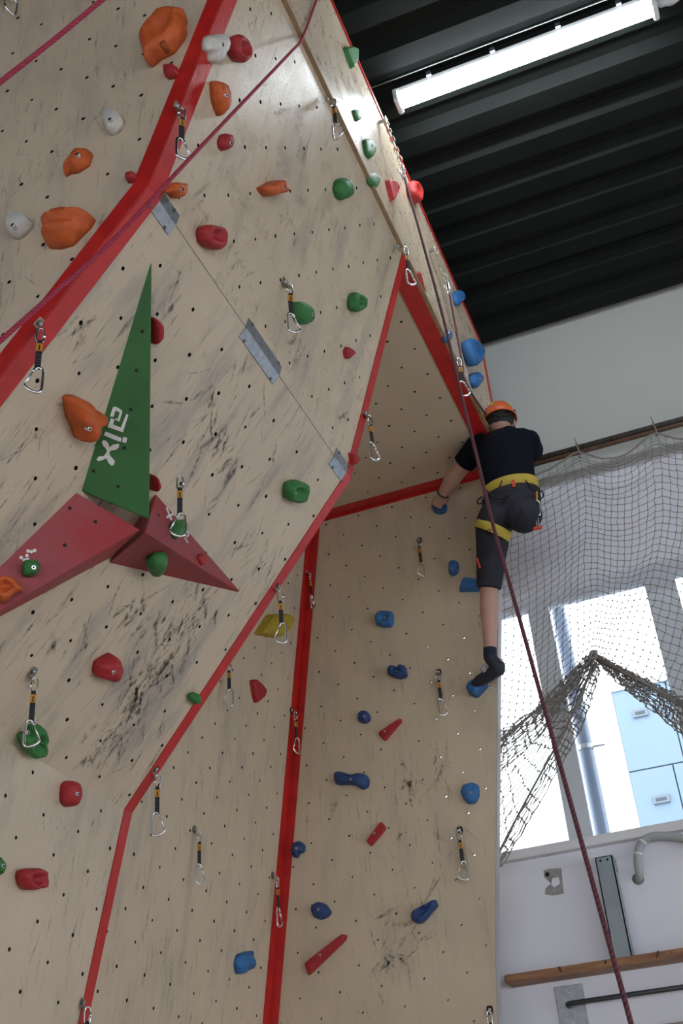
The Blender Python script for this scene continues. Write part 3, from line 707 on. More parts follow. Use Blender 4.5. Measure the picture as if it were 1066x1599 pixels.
# --- lower board
hold('tall dark red oval hold on the bend of the lower board', LOW, [(99, 1242), (101, 1226), (107, 1219), (117, 1219), (123, 1232), (120, 1248), (115, 1260), (107, 1262), (100, 1254)], .055, 'red', lump=.07, bolt=(116, 1240))
hold('wide lumpy red hold at the lower left', LOW, [(29, 1368), (32, 1358), (42, 1355), (56, 1355), (66, 1360), (67, 1376), (63, 1387), (53, 1388), (46, 1392), (36, 1389), (31, 1380)], .06, 'red', 'jug', lump=.1, bolt=(51, 1374))
hold('green hold cut by the left border of the picture', LOW, [(-22, 1352), (-16, 1340), (-6, 1336), (1, 1345), (3, 1356), (-3, 1368), (-16, 1366)], .05, 'green')
# --- recessed side board
hold('mustard yellow triangular hold half hidden behind the red edge', P2, [(398, 992), (420, 958), (446, 957), (458, 966), (446, 988), (434, 998)], .06, 'yellow', 'wedge', sharp=True, bolt=False)
hold('red half moon plate hold on the recessed side board', P2, [(391, 1062), (397, 1060), (408, 1069), (415, 1080), (411, 1090), (399, 1100), (395, 1088)], .03, 'red', 'flat', sharp=True, bolt=False)
hold('blue stepped block hold low on the recessed side board', P2, [(369, 1505), (373, 1491), (382, 1487), (392, 1485), (395, 1500), (392, 1514), (381, 1520), (373, 1523), (370, 1514)], .05, 'blue', lump=.12, ridges=3, bolt=False)
# --- recessed front board (blue route)
hold('faceted blue hold high on the recessed front board', P3, [(587, 962), (592, 957), (604, 956), (614, 958), (615, 972), (611, 979), (597, 980), (588, 977)], .06, 'blue', 'jug', lump=.08, bolt=(601, 965))
hold('dark blue two lobed hold above the small round one', P3, [(605, 1047), (610, 1041), (617, 1042), (622, 1045), (628, 1040), (635, 1043), (637, 1056), (627, 1061), (615, 1059), (607, 1055)], .06, 'navy', 'jug', lump=.12, bolt=(619, 1049))
hold('small round dark blue hold right of the red strip', P3, ell(568, 1120, 10, 10), .045, 'navy', lump=.08, bolt=(569, 1120))
hold('plain blue oval hold left of the climber\'s knee', P3, [(700, 885), (701, 878), (707, 874), (714, 877), (716, 886), (713, 896), (705, 900), (700, 894)], .04, 'blue', bolt=(705, 890))
hold('flat blue wedge hold touching the climber\'s thigh', P3, [(714, 924), (722, 902), (756, 906), (750, 923)], .05, 'blue', 'wedge', sharp=True, bolt=False)
hold('blue rounded hold gripped by the climber\'s left hand', P3, [(674, 793), (679, 787), (690, 785), (698, 790), (697, 799), (688, 803), (678, 801)], .05, 'blue', 'jug', bolt=False)
hold('blue block foothold under the climber\'s shoe', P3, [(727, 1077), (733, 1066), (752, 1060), (761, 1064), (759, 1073), (747, 1086), (741, 1089), (731, 1083)], .075, 'blue', 'wedge', sharp=False, lump=.03, bolt=False)
hold('long dark blue bone shaped hold in the middle of the front board', P3, [(520, 1213), (523, 1207), (532, 1206), (542, 1208), (552, 1210), (562, 1208), (574, 1211), (577, 1219), (575, 1229), (566, 1233), (556, 1227), (544, 1225), (532, 1226), (522, 1224)], .055, 'navy', lump=.1, bolt=(548, 1218))
hold('bright blue squarish hold at the right edge of the front board', P3, [(719, 1236), (723, 1226), (737, 1221), (747, 1226), (748, 1242), (742, 1254), (730, 1256), (721, 1247)], .05, 'blue', lump=.12, bolt=(734, 1239))
hold('small dark blue kidney hold touching the red corner strip', P3, [(455, 1324), (458, 1316), (469, 1313), (476, 1320), (475, 1330), (467, 1334), (464, 1340), (458, 1339), (455, 1332)], .045, 'navy', lump=.08, bolt=(464, 1326))
hold('dark blue round lump hold above the long red bar', P3, [(486, 1424), (487, 1414), (496, 1408), (508, 1411), (517, 1423), (513, 1431), (500, 1437), (489, 1432)], .05, 'navy', lump=.1, bolt=(498, 1422))
hold('dark blue club shaped hold in the lower front board', P3, [(643, 1434), (645, 1424), (656, 1417), (668, 1412), (676, 1406), (683, 1407), (684, 1415), (676, 1424), (666, 1436), (656, 1444), (646, 1442)], .055, 'navy', 'jug', lump=.06, bolt=(655, 1428))
hold('thin red wedge chip with a sharp tip on the front board', P3, [(588, 1147), (627, 1121), (628, 1126), (600, 1159)], .035, 'red', 'wedge', sharp=True, bolt=(601, 1143))
hold('short red slab hold in the middle of the front board', P3, [(571, 1316), (596, 1282), (604, 1293), (579, 1323)], .03, 'red', 'flat', sharp=True, bolt=(585, 1302))
hold('long tapered red bar hold at the lower left of the front board', P3, [(472, 1508), (537, 1457), (543, 1459), (541, 1467), (479, 1527)], .035, 'red', 'flat', sharp=True, bolt=(500, 1492))
# --- vertical board under the ceiling
hold('green triangular hold at the top by the ceiling edge', TOPP, [(537, 74), (546, 72), (557, 76), (556, 98), (550, 110)], .03, 'green', 'wedge', sharp=True, bolt=False)
hold('smallest green half moon hold under the ceiling', TOPP, [(551, 172), (557, 172), (564, 180), (563, 187), (557, 190)], .022, 'green', 'dome', bolt=False)
hold('green half moon hold, middle one of the three above the wooden lip', TOPP, [(568, 218), (576, 217), (585, 228), (584, 242), (578, 249), (571, 240)], .027, 'green', bolt=(579, 229))
hold('green half moon hold resting on the wooden lip', TOPP, [(573, 272), (581, 270), (591, 279), (590, 288), (585, 297), (577, 287)], .027, 'green', bolt=(587, 281))
hold('bright red triangular plate hold left of the rope', TOPP, [(602, 280), (615, 282), (623, 295), (612, 318)], .028, 'pink', 'wedge', sharp=True, bolt=(618, 291))
hold('red round hold at the ceiling edge beside the rope', TOPP, [(637, 287), (641, 283), (648, 288), (654, 302), (653, 318), (647, 318), (640, 304)], .055, 'pink', 'jug', bolt=(648, 300))
hold('long narrow red wedge hold above the peak of the recess', TOPP, [(643, 424), (652, 422), (661, 455), (663, 464)], .022, 'red', 'wedge', sharp=True, bolt=False)
hold('blue half round hold at the ceiling edge', TOPP, [(708, 457), (716, 453), (723, 459), (724, 468), (714, 479), (710, 470)], .035, 'blue', bolt=(721, 467))
hold('small blue ball hold behind the long rope', TOPP, [(693, 519), (697, 517), (701, 525), (699, 535), (695, 534)], .04, 'blue', bolt=(698, 522))
hold('large blue crescent hold near the end of the wall', TOPP, [(724, 532), (735, 531), (746, 545), (748, 555), (743, 570), (736, 574), (730, 560)], .075, 'blue', 'jug', lump=.05, bolt=False)
hold('blue half round hold below the large blue crescent', TOPP, [(736, 585), (743, 581), (749, 587), (750, 596), (743, 607), (738, 599)], .05, 'blue', bolt=(747, 593))

# ================================================================ volumes
MAT['vol_green'] = mk('green_volume_paint', (.032, .145, .032, 1), .6, noise_amt=.25, nscale=5, bump=.25, bscale=300)
MAT['vol_red'] = mk('red_volume_paint', (.34, .016, .022, 1), .55, noise_amt=.0, nscale=4, bump=.25, bscale=300, col2=(.30, .06, .07, 1))
MAT['chalk'] = mk('white_print', (.70, .68, .66, 1), .8)
def vol_dir(): pass
class TriPlane:
    pass
def volume(label, apex, b1, b2, raised, hr, mat, group='climbing volumes'):
    A, B, C_ = (MID.hit(*p) for p in (apex, b1, b2)); Rz = MID.hit(raised[0], raised[1], hr)
    c = (A+B+C_)/3
    root = empty('climbing_volume', mw=MID.mat(c)); tag(root, label, 'climbing volume', group)
    L = lambda w: Vector(((w-c).dot(MID.U), (w-c).dot(MID.V), (w-c).dot(MID.N)))
    bm = bmesh.new(); v = [bm.verts.new(L(p)) for p in (A, B, C_, Rz)]
    for f in ((0, 1, 2), (0, 1, 3), (1, 2, 3), (2, 0, 3)): bm.faces.new([v[i] for i in f])
    bmesh.ops.recalc_face_normals(bm, faces=bm.faces[:])
    ed = [e for e in bm.edges if v[3] in e.verts]
    bmesh.ops.bevel(bm, geom=ed, offset=.007, segments=3, affect='EDGES', profile=.6)
    zmin = 0
    obj('body', bm, MAT[mat], root)
    faces = {'a1': (A, B, Rz), 'a2': (A, C_, Rz), 'end': (B, C_, Rz)}
    P = {}
    for k, (p, q, r) in faces.items():
        n = (q-p).cross(r-p).normalized(); 
        if n.dot(MID.N) < 0: n = -n
        P[k] = Plane(p, n, (q-p))
    return root, P, MID.mat(c)
gv, gP, gM = volume('green pyramid volume with white lettering and a long upper tip', (237, 405), (127, 768), (226, 758), (233, 813), .165, 'vol_green')
rv, rP, rM = volume('right hand red pyramid volume pointing down to the right', (376, 926), (243, 772), (170, 879), (227, 831), .165, 'vol_red')
lv, lP, lM = volume('left hand red pyramid volume running out of the picture', (-177, 1058), (120, 769), (171, 872), (220, 827), .165, 'vol_red')
def decal(name, root, rM, pl, polys, mat, tri=None):
    bm = bmesh.new(); inv = rM.inverted()
    for poly in polys:
        top = [bm.verts.new(inv @ pl.hit(x, y, .0016)) for x, y in poly]
        try: f = bm.faces.new(top)
        except ValueError: pass
    bmesh.ops.triangulate(bm, faces=bm.faces[:])
    return obj(name, bm, mat, root)
zz8 = lambda L: [(100+x/4.442, 600+y/4.442) for x, y in L]
logo = [[(318, 224), (338, 164), (348, 157), (364, 160), (398, 180), (404, 194), (383, 262), (352, 246), (358, 238), (371, 244), (386, 199), (358, 182), (342, 229)],
        [(325, 238), (350, 248), (339, 281), (393, 302), (432, 208), (446, 215), (408, 336), (302, 299)],
        [(288, 329), (401, 377), (391, 403), (275, 357)], [(412, 366), (438, 374), (430, 411), (402, 402)],
        [(262, 405), (272, 390), (292, 394), (308, 415), (314, 440), (340, 420), (382, 416), (380, 440), (358, 458), (325, 462), (312, 480), (322, 500), (352, 535), (345, 560), (330, 568), (308, 548), (293, 515), (270, 527), (235, 537), (225, 522), (240, 503), (275, 500), (290, 480), (298, 462), (284, 442), (268, 425)]]
decal('white_lettering', gv, gM, gP['a1'], [zz8(l) for l in logo], MAT['chalk'])
def dots(root, rM, pl, pts, r=.006, name='bolt_hole', mat=None):
    for x, y in pts:
        c = rM.inverted() @ pl.hit(x, y, .0008); q = rM.inverted().to_3x3() @ pl.N
        bm = bmesh.new(); tube(bm, [c-q*.001, c+q*.0006], r, 10); obj(name, bm, mat or MAT['black'], root)
dots(gv, gM, gP['a1'], [(222, 518), (213, 579), (204, 640), (194, 700), (184, 760), (146, 736)])
dots(lv, lM, lP['a1'], [(149, 815), (101, 852), (109, 794)])
decal('white_lettering', rv, rM, rP['a1'], [zz8(l) for l in ([(704, 860), (716, 855), (735, 905), (752, 895), (760, 905), (742, 922), (752, 945), (738, 945), (728, 925), (712, 935), (708, 920), (724, 905)], [(838, 1030), (850, 1014), (868, 1035), (868, 1052), (852, 1066), (842, 1050), (850, 1048), (856, 1052), (858, 1040), (848, 1030)], [(832, 1066), (840, 1062), (862, 1100), (856, 1106)])], MAT['chalk'])
dots(rv, rM, rP['a1'], [(248, 805), (318, 875)], .005)
dots(lv, lM, lP['a1'], [(33, 871), (38, 875), (42, 868), (44, 861), (49, 862), (54, 860), (43, 874)], .0055, 'chalk_dot', MAT['chalk'])
# holds screwed onto the volumes
hold('green oval hold on the left hand red volume', lP['a1'], [(33, 888), (36, 876), (50, 873), (61, 878), (63, 888), (55, 899), (44, 901), (36, 899)], .045, 'green', bolt=(52, 888))
hold('orange pocket hold at the left border on the red volume', lP['a1'], [(-20, 912), (-8, 902), (5, 900), (18, 904), (26, 912), (38, 923), (25, 926), (12, 938), (0, 942), (-16, 930)], .06, 'orange', 'jug', lump=.08, bolt=(2, 926))
hold('green hold behind the carabiner on the right hand red volume', rP['a1'], [(269, 818), (274, 812), (282, 812), (287, 822), (285, 836), (278, 842), (271, 834)], .04, 'green', bolt=False)
hold('dark green hold under the right hand red volume', rP['a2'], [(228, 878), (240, 870), (255, 869), (263, 873), (258, 884), (248, 894), (236, 894), (229, 888)], .05, 'green', bolt=False)
hold('tiny red chip hold near the tip of the right hand red volume', rP['a1'], [(309, 869), (313, 864), (319, 870), (321, 880), (316, 883)], .02, 'red', bolt=False)
hold('orange horned hold overlapping the left edge of the green volume', MID, [(105, 622), (112, 618), (124, 619), (134, 624), (139, 635), (152, 640), (162, 648), (160, 660), (149, 667), (146, 682), (137, 690), (124, 689), (119, 672), (110, 655), (107, 638)], .085, 'orange', 'dome', lump=.14, bolt=(134, 668))
# ================================================================ scuff strokes (rubber marks) on the boards
MAT['scuff'] = sc = bpy.data.materials.new('rubber_scuff'); sc.use_nodes = True; nt = sc.node_tree; b = nt.nodes['Principled BSDF']
b.inputs['Base Color'].default_value = (.06, .058, .066, 1); b.inputs['Roughness'].default_value = .8
tc = nt.nodes.new('ShaderNodeTexCoord'); n1 = nt.nodes.new('ShaderNodeTexNoise'); n1.inputs['Scale'].default_value = 50; n1.inputs['Detail'].default_value = 3
mr = nt.nodes.new('ShaderNodeMapRange'); mr.inputs['From Min'].default_value = .36; mr.inputs['From Max'].default_value = .62; mr.inputs['To Max'].default_value = .95; mr.inputs['To Min'].default_value = .05
nt.links.new(tc.outputs['Object'], n1.inputs['Vector']); nt.links.new(n1.outputs['Fac'], mr.inputs['Value']); 
uvn = nt.nodes.new('ShaderNodeUVMap'); uvn.uv_map = 'UVMap'; sx = nt.nodes.new('ShaderNodeSeparateXYZ'); nt.links.new(uvn.outputs[0], sx.inputs[0])
def _m(op, a, c):
    k = nt.nodes.new('ShaderNodeMath'); k.operation = op
    for i, x in enumerate((a, c)):
        if isinstance(x, (int, float)): k.inputs[i].default_value = x
        else: nt.links.new(x, k.inputs[i])
    return k.outputs[0]
edge = _m('SUBTRACT', 1.0, _m('POWER', _m('ABSOLUTE', _m('SUBTRACT', _m('MULTIPLY', sx.outputs[1], 2.0), 1.0), 0), 1.6))
nt.links.new(_m('MULTIPLY', _m('MULTIPLY', mr.outputs[0], edge), _m('MINIMUM', sx.outputs[0], 1.0)), b.inputs['Alpha'])
def strokes(key, specs, amt=.62):
    """specs: list of (u, v, angle, length, width) in the board plane"""
    pl, hl, outl = HL[key]; bm = bmesh.new(); n = len(outl); uvl = bm.loops.layers.uv.new('UVMap')
    def inside(u, v):
        ins = False
        for i in range(n):
            (x1, y1), (x2, y2) = outl[i], outl[(i+1) % n]
            if (y1 > v) != (y2 > v) and u < (x2-x1)*(v-y1)/(y2-y1)+x1: ins = not ins
        return ins
    for q, (u, v, a, L, w) in enumerate(specs):
        k = random.uniform(-2.2, 2.2); N = 7; A = []; B = []; ok = True
        cu, cv = u, v; aa = a; pts = []
        for i in range(N+1):
            pts.append((cu, cv, aa)); cu += math.cos(aa)*L/N; cv += math.sin(aa)*L/N; aa += k*L/N + random.uniform(-.12, .12)
        if not (inside(pts[0][0], pts[0][1]) and inside(cu, cv)): continue
        for i, (x, y, t) in enumerate(pts):
            ww = w*(math.sin(math.pi*min(.97, max(.04, i/N)))**.6)*random.uniform(.6, 1.2)*.5
            z = .0003+.0000015*q
            A.append(bm.verts.new((x-math.sin(t)*ww, y+math.cos(t)*ww, z))); B.append(bm.verts.new((x+math.sin(t)*ww, y-math.cos(t)*ww, z)))
        dens = amt*random.uniform(.45, 1.0)*(1.0 if w < .006 else .7)
        for i in range(N):
            f = bm.faces.new((B[i], B[i+1], A[i+1], A[i]))
            for l, uv in zip(f.loops, ((i/N, 0), ((i+1)/N, 0), ((i+1)/N, 1), (i/N, 1))): l[uvl].uv = (dens*math.sin(math.pi*(.1+.8*uv[0])), uv[1])
    o = obj('scuff_marks', bm, MAT['scuff'], CW, CWI @ pl.mat()); tag(o, kind='stuff'); return o
def cloud(pl, px, py, rad, n, ang, spread, Lr=(.03, .16), wr=(.0015, .006)):
    c = pl.uv(pl.hit(px, py)); out = []
    for _ in range(n):
        r = rad*abs(random.gauss(0, .6)); t = random.uniform(0, 2*math.pi)
        out.append((c.x+r*math.cos(t), c.y+r*math.sin(t), random.gauss(ang, spread), random.uniform(*Lr), random.uniform(*wr)*1.5*(1 if random.random() < .65 else random.uniform(2.0, 5.0))))
    return out
def imgang(pl, p, q):
    a, b = pl.uv(pl.hit(*p)), pl.uv(pl.hit(*q)); return math.atan2(b.y-a.y, b.x-a.x)
random.seed(21)
sp = []
aM = imgang(MID, (330, 950), (230, 1120))
for (x, y, r, n) in ((270, 1020, .22, 80), (215, 1080, .24, 90), (290, 960, .14, 40), (180, 1140, .18, 40), (330, 930, .12, 24), (240, 960, .15, 30), (400, 830, .14, 20), (60, 990, .14, 14), (130, 970, .10, 12), (330, 640, .2, 26), (370, 720, .2, 24), (270, 450, .14, 18), (60, 680, .18, 14), (130, 520, .15, 12), (30, 820, .15, 12), (430, 860, .15, 16), (210, 940, .12, 24), (140, 1180, .12, 14), (330, 560, .15, 12)):
    sp += cloud(MID, x, y, r, n, aM, .42)
aP = imgang(MID, (340, 600), (290, 700))
sp += [(q[0], q[1], q[2], q[3]*1.3, q[4]) for q in cloud(MID, 360, 660, .35, 30, aP, .3)]
strokes('MID', sp, .95)
sp = []; aU = imgang(UP, (560, 600), (500, 720))
for (x, y, r, n) in ((450, 320, .25, 20), (380, 260, .25, 16), (480, 600, .22, 26), (430, 640, .15, 16), (520, 520, .18, 14), (540, 640, .14, 12), (330, 330, .2, 16), (380, 400, .2, 18), (260, 200, .12, 6), (420, 130, .2, 8), (470, 530, .14, 14)):
    sp += cloud(UP, x, y, r, n, aU, .4, (.03, .18), (.0015, .006))
strokes('UP', sp)
sp = []; aL = imgang(LF, (100, 150), (85, 250))
for (x, y, r, n) in ((60, 250, .2, 26), (100, 330, .14, 10), (40, 180, .2, 12), (170, 160, .16, 8), (30, 430, .16, 14), (210, 90, .12, 5), (150, 60, .2, 6)):
    sp += cloud(LF, x, y, r, n, aL, .45, (.03, .16), (.001, .004))
strokes('LF', sp)
sp = []; aW = imgang(LOW, (90, 1300), (75, 1400))
for (x, y, r, n) in ((90, 1300, .2, 14), (120, 1420, .18, 10), (60, 1480, .2, 8), (150, 1270, .1, 6), (30, 1530, .2, 8), (170, 1330, .08, 5)):
    sp += cloud(LOW, x, y, r, n, aW, .5, (.03, .13), (.0015, .005))
strokes('LOW', sp)
sp = []; a2 = imgang(P2, (300, 1300), (294, 1400))
for (x, y, r, n) in ((280, 1300, .3, 22), (230, 1470, .3, 20), (330, 1250, .3, 16), (300, 1520, .3, 14), (390, 1420, .2, 8), (350, 1180, .25, 10)):
    sp += cloud(P2, x, y, r, n, a2, .3, (.04, .2), (.0015, .006))
strokes('P2', sp)
sp = []; a3 = imgang(P3, (690, 1180), (680, 1300))
for (x, y, r, n) in ((690, 1190, .12, 22), (640, 1215, .07, 26), (680, 1320, .2, 14), (605, 1490, .07, 34), (590, 1430, .12, 14), (640, 1460, .1, 16), (560, 1540, .15, 8), (650, 1400, .2, 12), (700, 1080, .12, 8), (520, 1250, .2, 6), (720, 1330, .1, 8), (630, 1300, .2, 10)):
    sp += cloud(P3, x, y, r, n, a3, .55, (.03, .14), (.0015, .007))
for (p, q) in (((698, 1150), (692, 1200)), ((692, 1198), (660, 1262)), ((694, 1215), (712, 1260)), ((680, 1265), (690, 1370)), ((648, 1475), (700, 1450)), ((580, 1440), (640, 1405)), ((578, 1450), (592, 1500)), ((660, 1420), (700, 1320)), ((627, 1186), (640, 1218)), ((655, 1480), (620, 1510))):
    for k in range(4):
        a, b = P3.uv(P3.hit(p[0]+random.uniform(-2, 2), p[1]+random.uniform(-3, 3))), P3.uv(P3.hit(q[0]+random.uniform(-3, 3), q[1]+random.uniform(-3, 3))); d = b-a
        sp.append((a.x, a.y, math.atan2(d.y, d.x), d.length*random.uniform(.5, 1), random.uniform(.003, .009)))
strokes('P3', sp)
strokes('TOP', cloud(TOPP, 540, 60, .3, 10, -1.4, .4, (.02, .1), (.001, .004)))
# bright pink tape line and dark crease dirt on the upper board
bm = bmesh.new(); a, b = TOPP.hit(553, 112, .001), TOPP.hit(563, 141, .001)
d = (b-a).normalized(); s_ = TOPP.N.cross(d)*.006
bm.faces.new([bm.verts.new(p) for p in (a-s_, b-s_, b+s_, a+s_)]); obj('pink_tape', bm, mk('pink_tape', (.75, .05, .22, 1), .5), CW, CWI)
# sealant line along the bend
MAT['filler'] = mk('joint_filler', (.36, .31, .25, 1), .8, noise_amt=.3, nscale=40)
strip('joint_filler', UP, Q(pB, Y0+.07), Q(pB, Y1-.06), UP.V, .005, .0010, 'filler')

# ================================================================ quickdraws
MAT['tape'] = mk('amber_tape', (.52, .23, .025, 1), .6); MAT['stitch'] = mk('grey_stitching', (.10, .11, .13, 1), .9)
MAT['hanger'] = mk('hanger_steel', (.55, .50, .40, 1), .4, .9)
def ring_pts(fn, n=24): return [fn(2*math.pi*k/n) for k in range(n)]
def qd_meshes():
    M = {}
    bm = bmesh.new()     # steel quick link (oval) with sleeve
    P = []
    for k in range(20):
        t = 2*math.pi*k/20; P.append(Vector((.0105*math.copysign(abs(math.cos(t))**.7, math.cos(t)), 0, -.018+.027*math.copysign(abs(math.sin(t))**.8, math.sin(t)))))
    tube(bm, P, .0030, 7, closed=True); M['quick_link'] = (bm, 'alu')
    bm = bmesh.new(); tube(bm, [Vector((.0105, 0, -.026)), Vector((.0105, 0, -.010))], .0046, 6); M['link_nut'] = (bm, 'alu')
    bm = bmesh.new(); bbox(bm, -.0085, .0085, -.003, .003, -.142, -.036); bmesh.ops.bevel(bm, geom=bm.edges[:], offset=.0015, segments=2, affect='EDGES'); M['sling'] = (bm, 'black')
    bm = bmesh.new(); bbox(bm, -.0092, .0092, -.0038, .0038, -.078, -.050); M['tape_band'] = (bm, 'tape')
    bm = bmesh.new()
    for sy in (-1, 1): bbox(bm, -.002, .002, *sorted((sy*.0038, sy*.0042)), -.072, -.056)
    for sy in (-1, 1): bbox(bm, -.004, .004, *sorted((sy*.0038, sy*.0042)), -.0745, -.072)
    M['tape_mark'] = (bm, 'black')
    bm = bmesh.new()
    for k in range(5):
        for sy in (-1, 1): bbox(bm, -.0075, .0075, *sorted((sy*.003, sy*.0034)), -.090-.009*k-.0012, -.090-.009*k)
    M['stitching'] = (bm, 'stitch')
    # carabiner: D frame, open at the gate side
    fr = [(-.011, -.152), (-.004, -.140), (.006, -.137), (.014, -.142), (.0165, -.155), (.0165, -.205), (.014, -.219), (.004, -.224), (-.012, -.220), (-.026, -.209), (-.030, -.200)]
    bm = bmesh.new(); tube(bm, catmull([Vector((x, 0, z)) for x, z in fr], 4), .0044, 8); M['carabiner'] = (bm, 'alu')
    bm = bmesh.new(); tube(bm, [Vector(p) for p in ((-.010, .002, -.151), (-.016, .0025, -.168), (-.029, .002, -.199))], .0016, 6); tube(bm, [Vector(p) for p in ((-.010, -.002, -.151), (-.017, -.0025, -.168), (-.030, -.002, -.199))], .0016, 6)
    M['wire_gate'] = (bm, 'alu')
    out = {}
    for k, (bm, m) in M.items():
        bmesh.ops.recalc_face_normals(bm, faces=bm.faces[:])
        me = bpy.data.meshes.new(k); bm.to_mesh(me); bm.free(); me.materials.append(MAT[m])
        if k in ('quick_link', 'carabiner', 'wire_gate', 'link_nut'): me.polygons.foreach_set('use_smooth', [True]*len(me.polygons))
        out[k] = me
    return out
QM = qd_meshes()
def quickdraw(label, pl, px, py, yaw=0.0, flip=1, sc=1.0, hide_hanger=False, out=.03, lean=0.0):
    """px,py: where the top of the link shows"""
    w = pl.hit(px, py, out); base = w-pl.N*out
    root = empty('quickdraw', w); tag(root, label, 'quickdraw', 'quickdraws hanging on the climbing wall')
    d = CAM-w; face = math.atan2(d.y, d.x)+math.pi/2 + math.radians(yaw)
    R = Matrix.Rotation(face, 4, 'Z') @ Matrix.Rotation(lean, 4, 'Y') @ Matrix.Diagonal((sc*flip, sc, sc, 1))
    sl = None
    for k in ('quick_link', 'sling', 'carabiner', 'link_nut', 'tape_band', 'tape_mark', 'stitching', 'wire_gate'):
        par = root
        o = bpy.data.objects.new(k, QM[k]); COL.objects.link(o)
        if k == 'sling': sl = o
        if k == 'carabiner': ca_ = o
        if k == 'quick_link': ql = o
        if k in ('tape_band', 'tape_mark', 'stitching'): o.parent = sl
        elif k == 'wire_gate': o.parent = ca_
        elif k == 'link_nut': o.parent = ql
        else: o.parent = root; o.matrix_basis = R
    if not hide_hanger:
        n = (root.matrix_basis.to_3x3().inverted()) @ pl.N
        b0 = base-w; t = Vector((0, 0, 1))-n*n.z
        if t.length < .1: t = Vector((0, 1, 0))
        t.normalize(); s_ = n.cross(t)
        bm = bmesh.new()
        tube(bm, [b0+n*.001+t*.02, b0+n*.010+t*.02, b0+n*.012+t*.02], [.009, .009, .006], 6)
        o1 = obj('hanger_bolt', bm, MAT['metal'], root)
        bm = bmesh.new()    # bent plate with an eye
        A = []
        for (a_, h_, w_) in ((.036, .004, .012), (.012, .004, .016), (.004, .006, .016), (-.002, .018, .014), (-.006, .034, .011), (-.007, .040, .006)):
            A.append([bm.verts.new(b0+t*a_+n*h_+s_*x) for x in (-w_, w_)])
        for p, q in zip(A, A[1:]): bm.faces.new((p[0], p[1], q[1], q[0]))
        bmesh.ops.solidify(bm, geom=bm.faces[:], thickness=.003)
        obj('hanger', bm, MAT['hanger'], root)
    return root
quickdraw('quickdraw hanging on the red ridge beside the narrow orange hold', UP, 284, 172, yaw=25, flip=-1)
quickdraw('quickdraw hanging from the lower red ridge at the left', MID, 64, 517, yaw=0)
quickdraw('quickdraw left of the plain green teardrop hold', UP, 452, 447, yaw=25, flip=-1)
quickdraw('dark quickdraw hanging on the wooden lip in the lamplight', TOPP, 520, 158, yaw=-30, flip=-1)
quickdraw('quickdraw at the peak of the recess on the wooden lip', TOPP, 633, 388, yaw=40, flip=-1, out=.04)
quickdraw('quickdraw hanging from the red edge in front of the soffit', UP, 577, 652, yaw=40, flip=-1)
quickdraw('quickdraw in front of the right hand red volume', MID, 281, 748, yaw=0, flip=1, out=.11, hide_hanger=True)
quickdraw('quickdraw in front of the green trefoil hold at the lower left', MID, 54, 1063, flip=-1)
quickdraw('quickdraw on the red edge in front of the yellow hold', MID, 437, 926, flip=1)
quickdraw('quickdraw on the red edge above the bend of the lower board', MID, 246, 1214, flip=-1)
quickdraw('quickdraw cut off by the lower border of the picture, at the left', LOW, 137, 1577, flip=1)
quickdraw('quickdraw partly hidden behind the red edge near the green ball hold', P2, 357, 1037, yaw=10)
quickdraw('quickdraw on the recessed side board left of centre', P2, 311, 1302, yaw=35, flip=-1)
quickdraw('dark quickdraw at the top of the red corner strip', P2, 484, 897, yaw=70, flip=-1, sc=1.05)
quickdraw('quickdraw halfway up the red corner strip', P2, 461, 1114, yaw=50, sc=1.05)
quickdraw('quickdraw low on the red corner strip', P2, 433, 1373, yaw=60, flip=-1, sc=1.05)
quickdraw('quickdraw at the top of the front board left of the climber', P3, 653, 845, yaw=30, sc=1.05)
quickdraw('quickdraw left of the climber\'s foot', P3, 683, 1052, yaw=20, flip=-1, sc=1.08)
quickdraw('quickdraw below the bright blue squarish hold', P3, 716, 1300, yaw=10, flip=1, sc=1.05)
quickdraw('quickdraw cut off by the lower border, right edge of the front board', P3, 763, 1583, yaw=10, flip=-1, sc=1.05)
quickdraw('quickdraw high up just above the climber\'s helmet', TOPP, 716, 562, yaw=20, flip=-1, sc=1.05, out=.04)

# ================================================================ ropes
def rope_mat(name, c1, c2):
    m = mk(name, c1, .8); nt = m.node_tree; b = nt.nodes['Principled BSDF']
    at = nt.nodes.new('ShaderNodeAttribute'); at.attribute_name = 'UVMap'
    wv = nt.nodes.new('ShaderNodeTexWave'); wv.wave_type = 'BANDS'; wv.bands_direction = 'DIAGONAL'; wv.inputs['Scale'].default_value = 1.0; wv.inputs['Distortion'].default_value = 1.2
    nt.links.new(at.outputs['Vector'], wv.inputs['Vector'])
    rp = nt.nodes.new('ShaderNodeValToRGB'); rp.color_ramp.elements[0].color = c1; rp.color_ramp.elements[1].color = c2; rp.color_ramp.elements[0].position = .45; rp.color_ramp.elements[1].position = .7
    nt.links.new(wv.outputs['Color'], rp.inputs['Fac']); nt.links.new(rp.outputs[0], b.inputs['Base Color'])
    bp = nt.nodes.new('ShaderNodeBump'); bp.inputs['Strength'].default_value = .6; bp.inputs['Distance'].default_value = .002
    nt.links.new(wv.outputs['Color'], bp.inputs['Height']); nt.links.new(bp.outputs[0], b.inputs['Normal'])
    return m
MAT['rope_pink'] = rope_mat('raspberry_rope', (.36, .03, .065, 1), (.27, .02, .045, 1))
MAT['rope_wine'] = rope_mat('wine_rope', (.16, .04, .055, 1), (.075, .022, .035, 1))
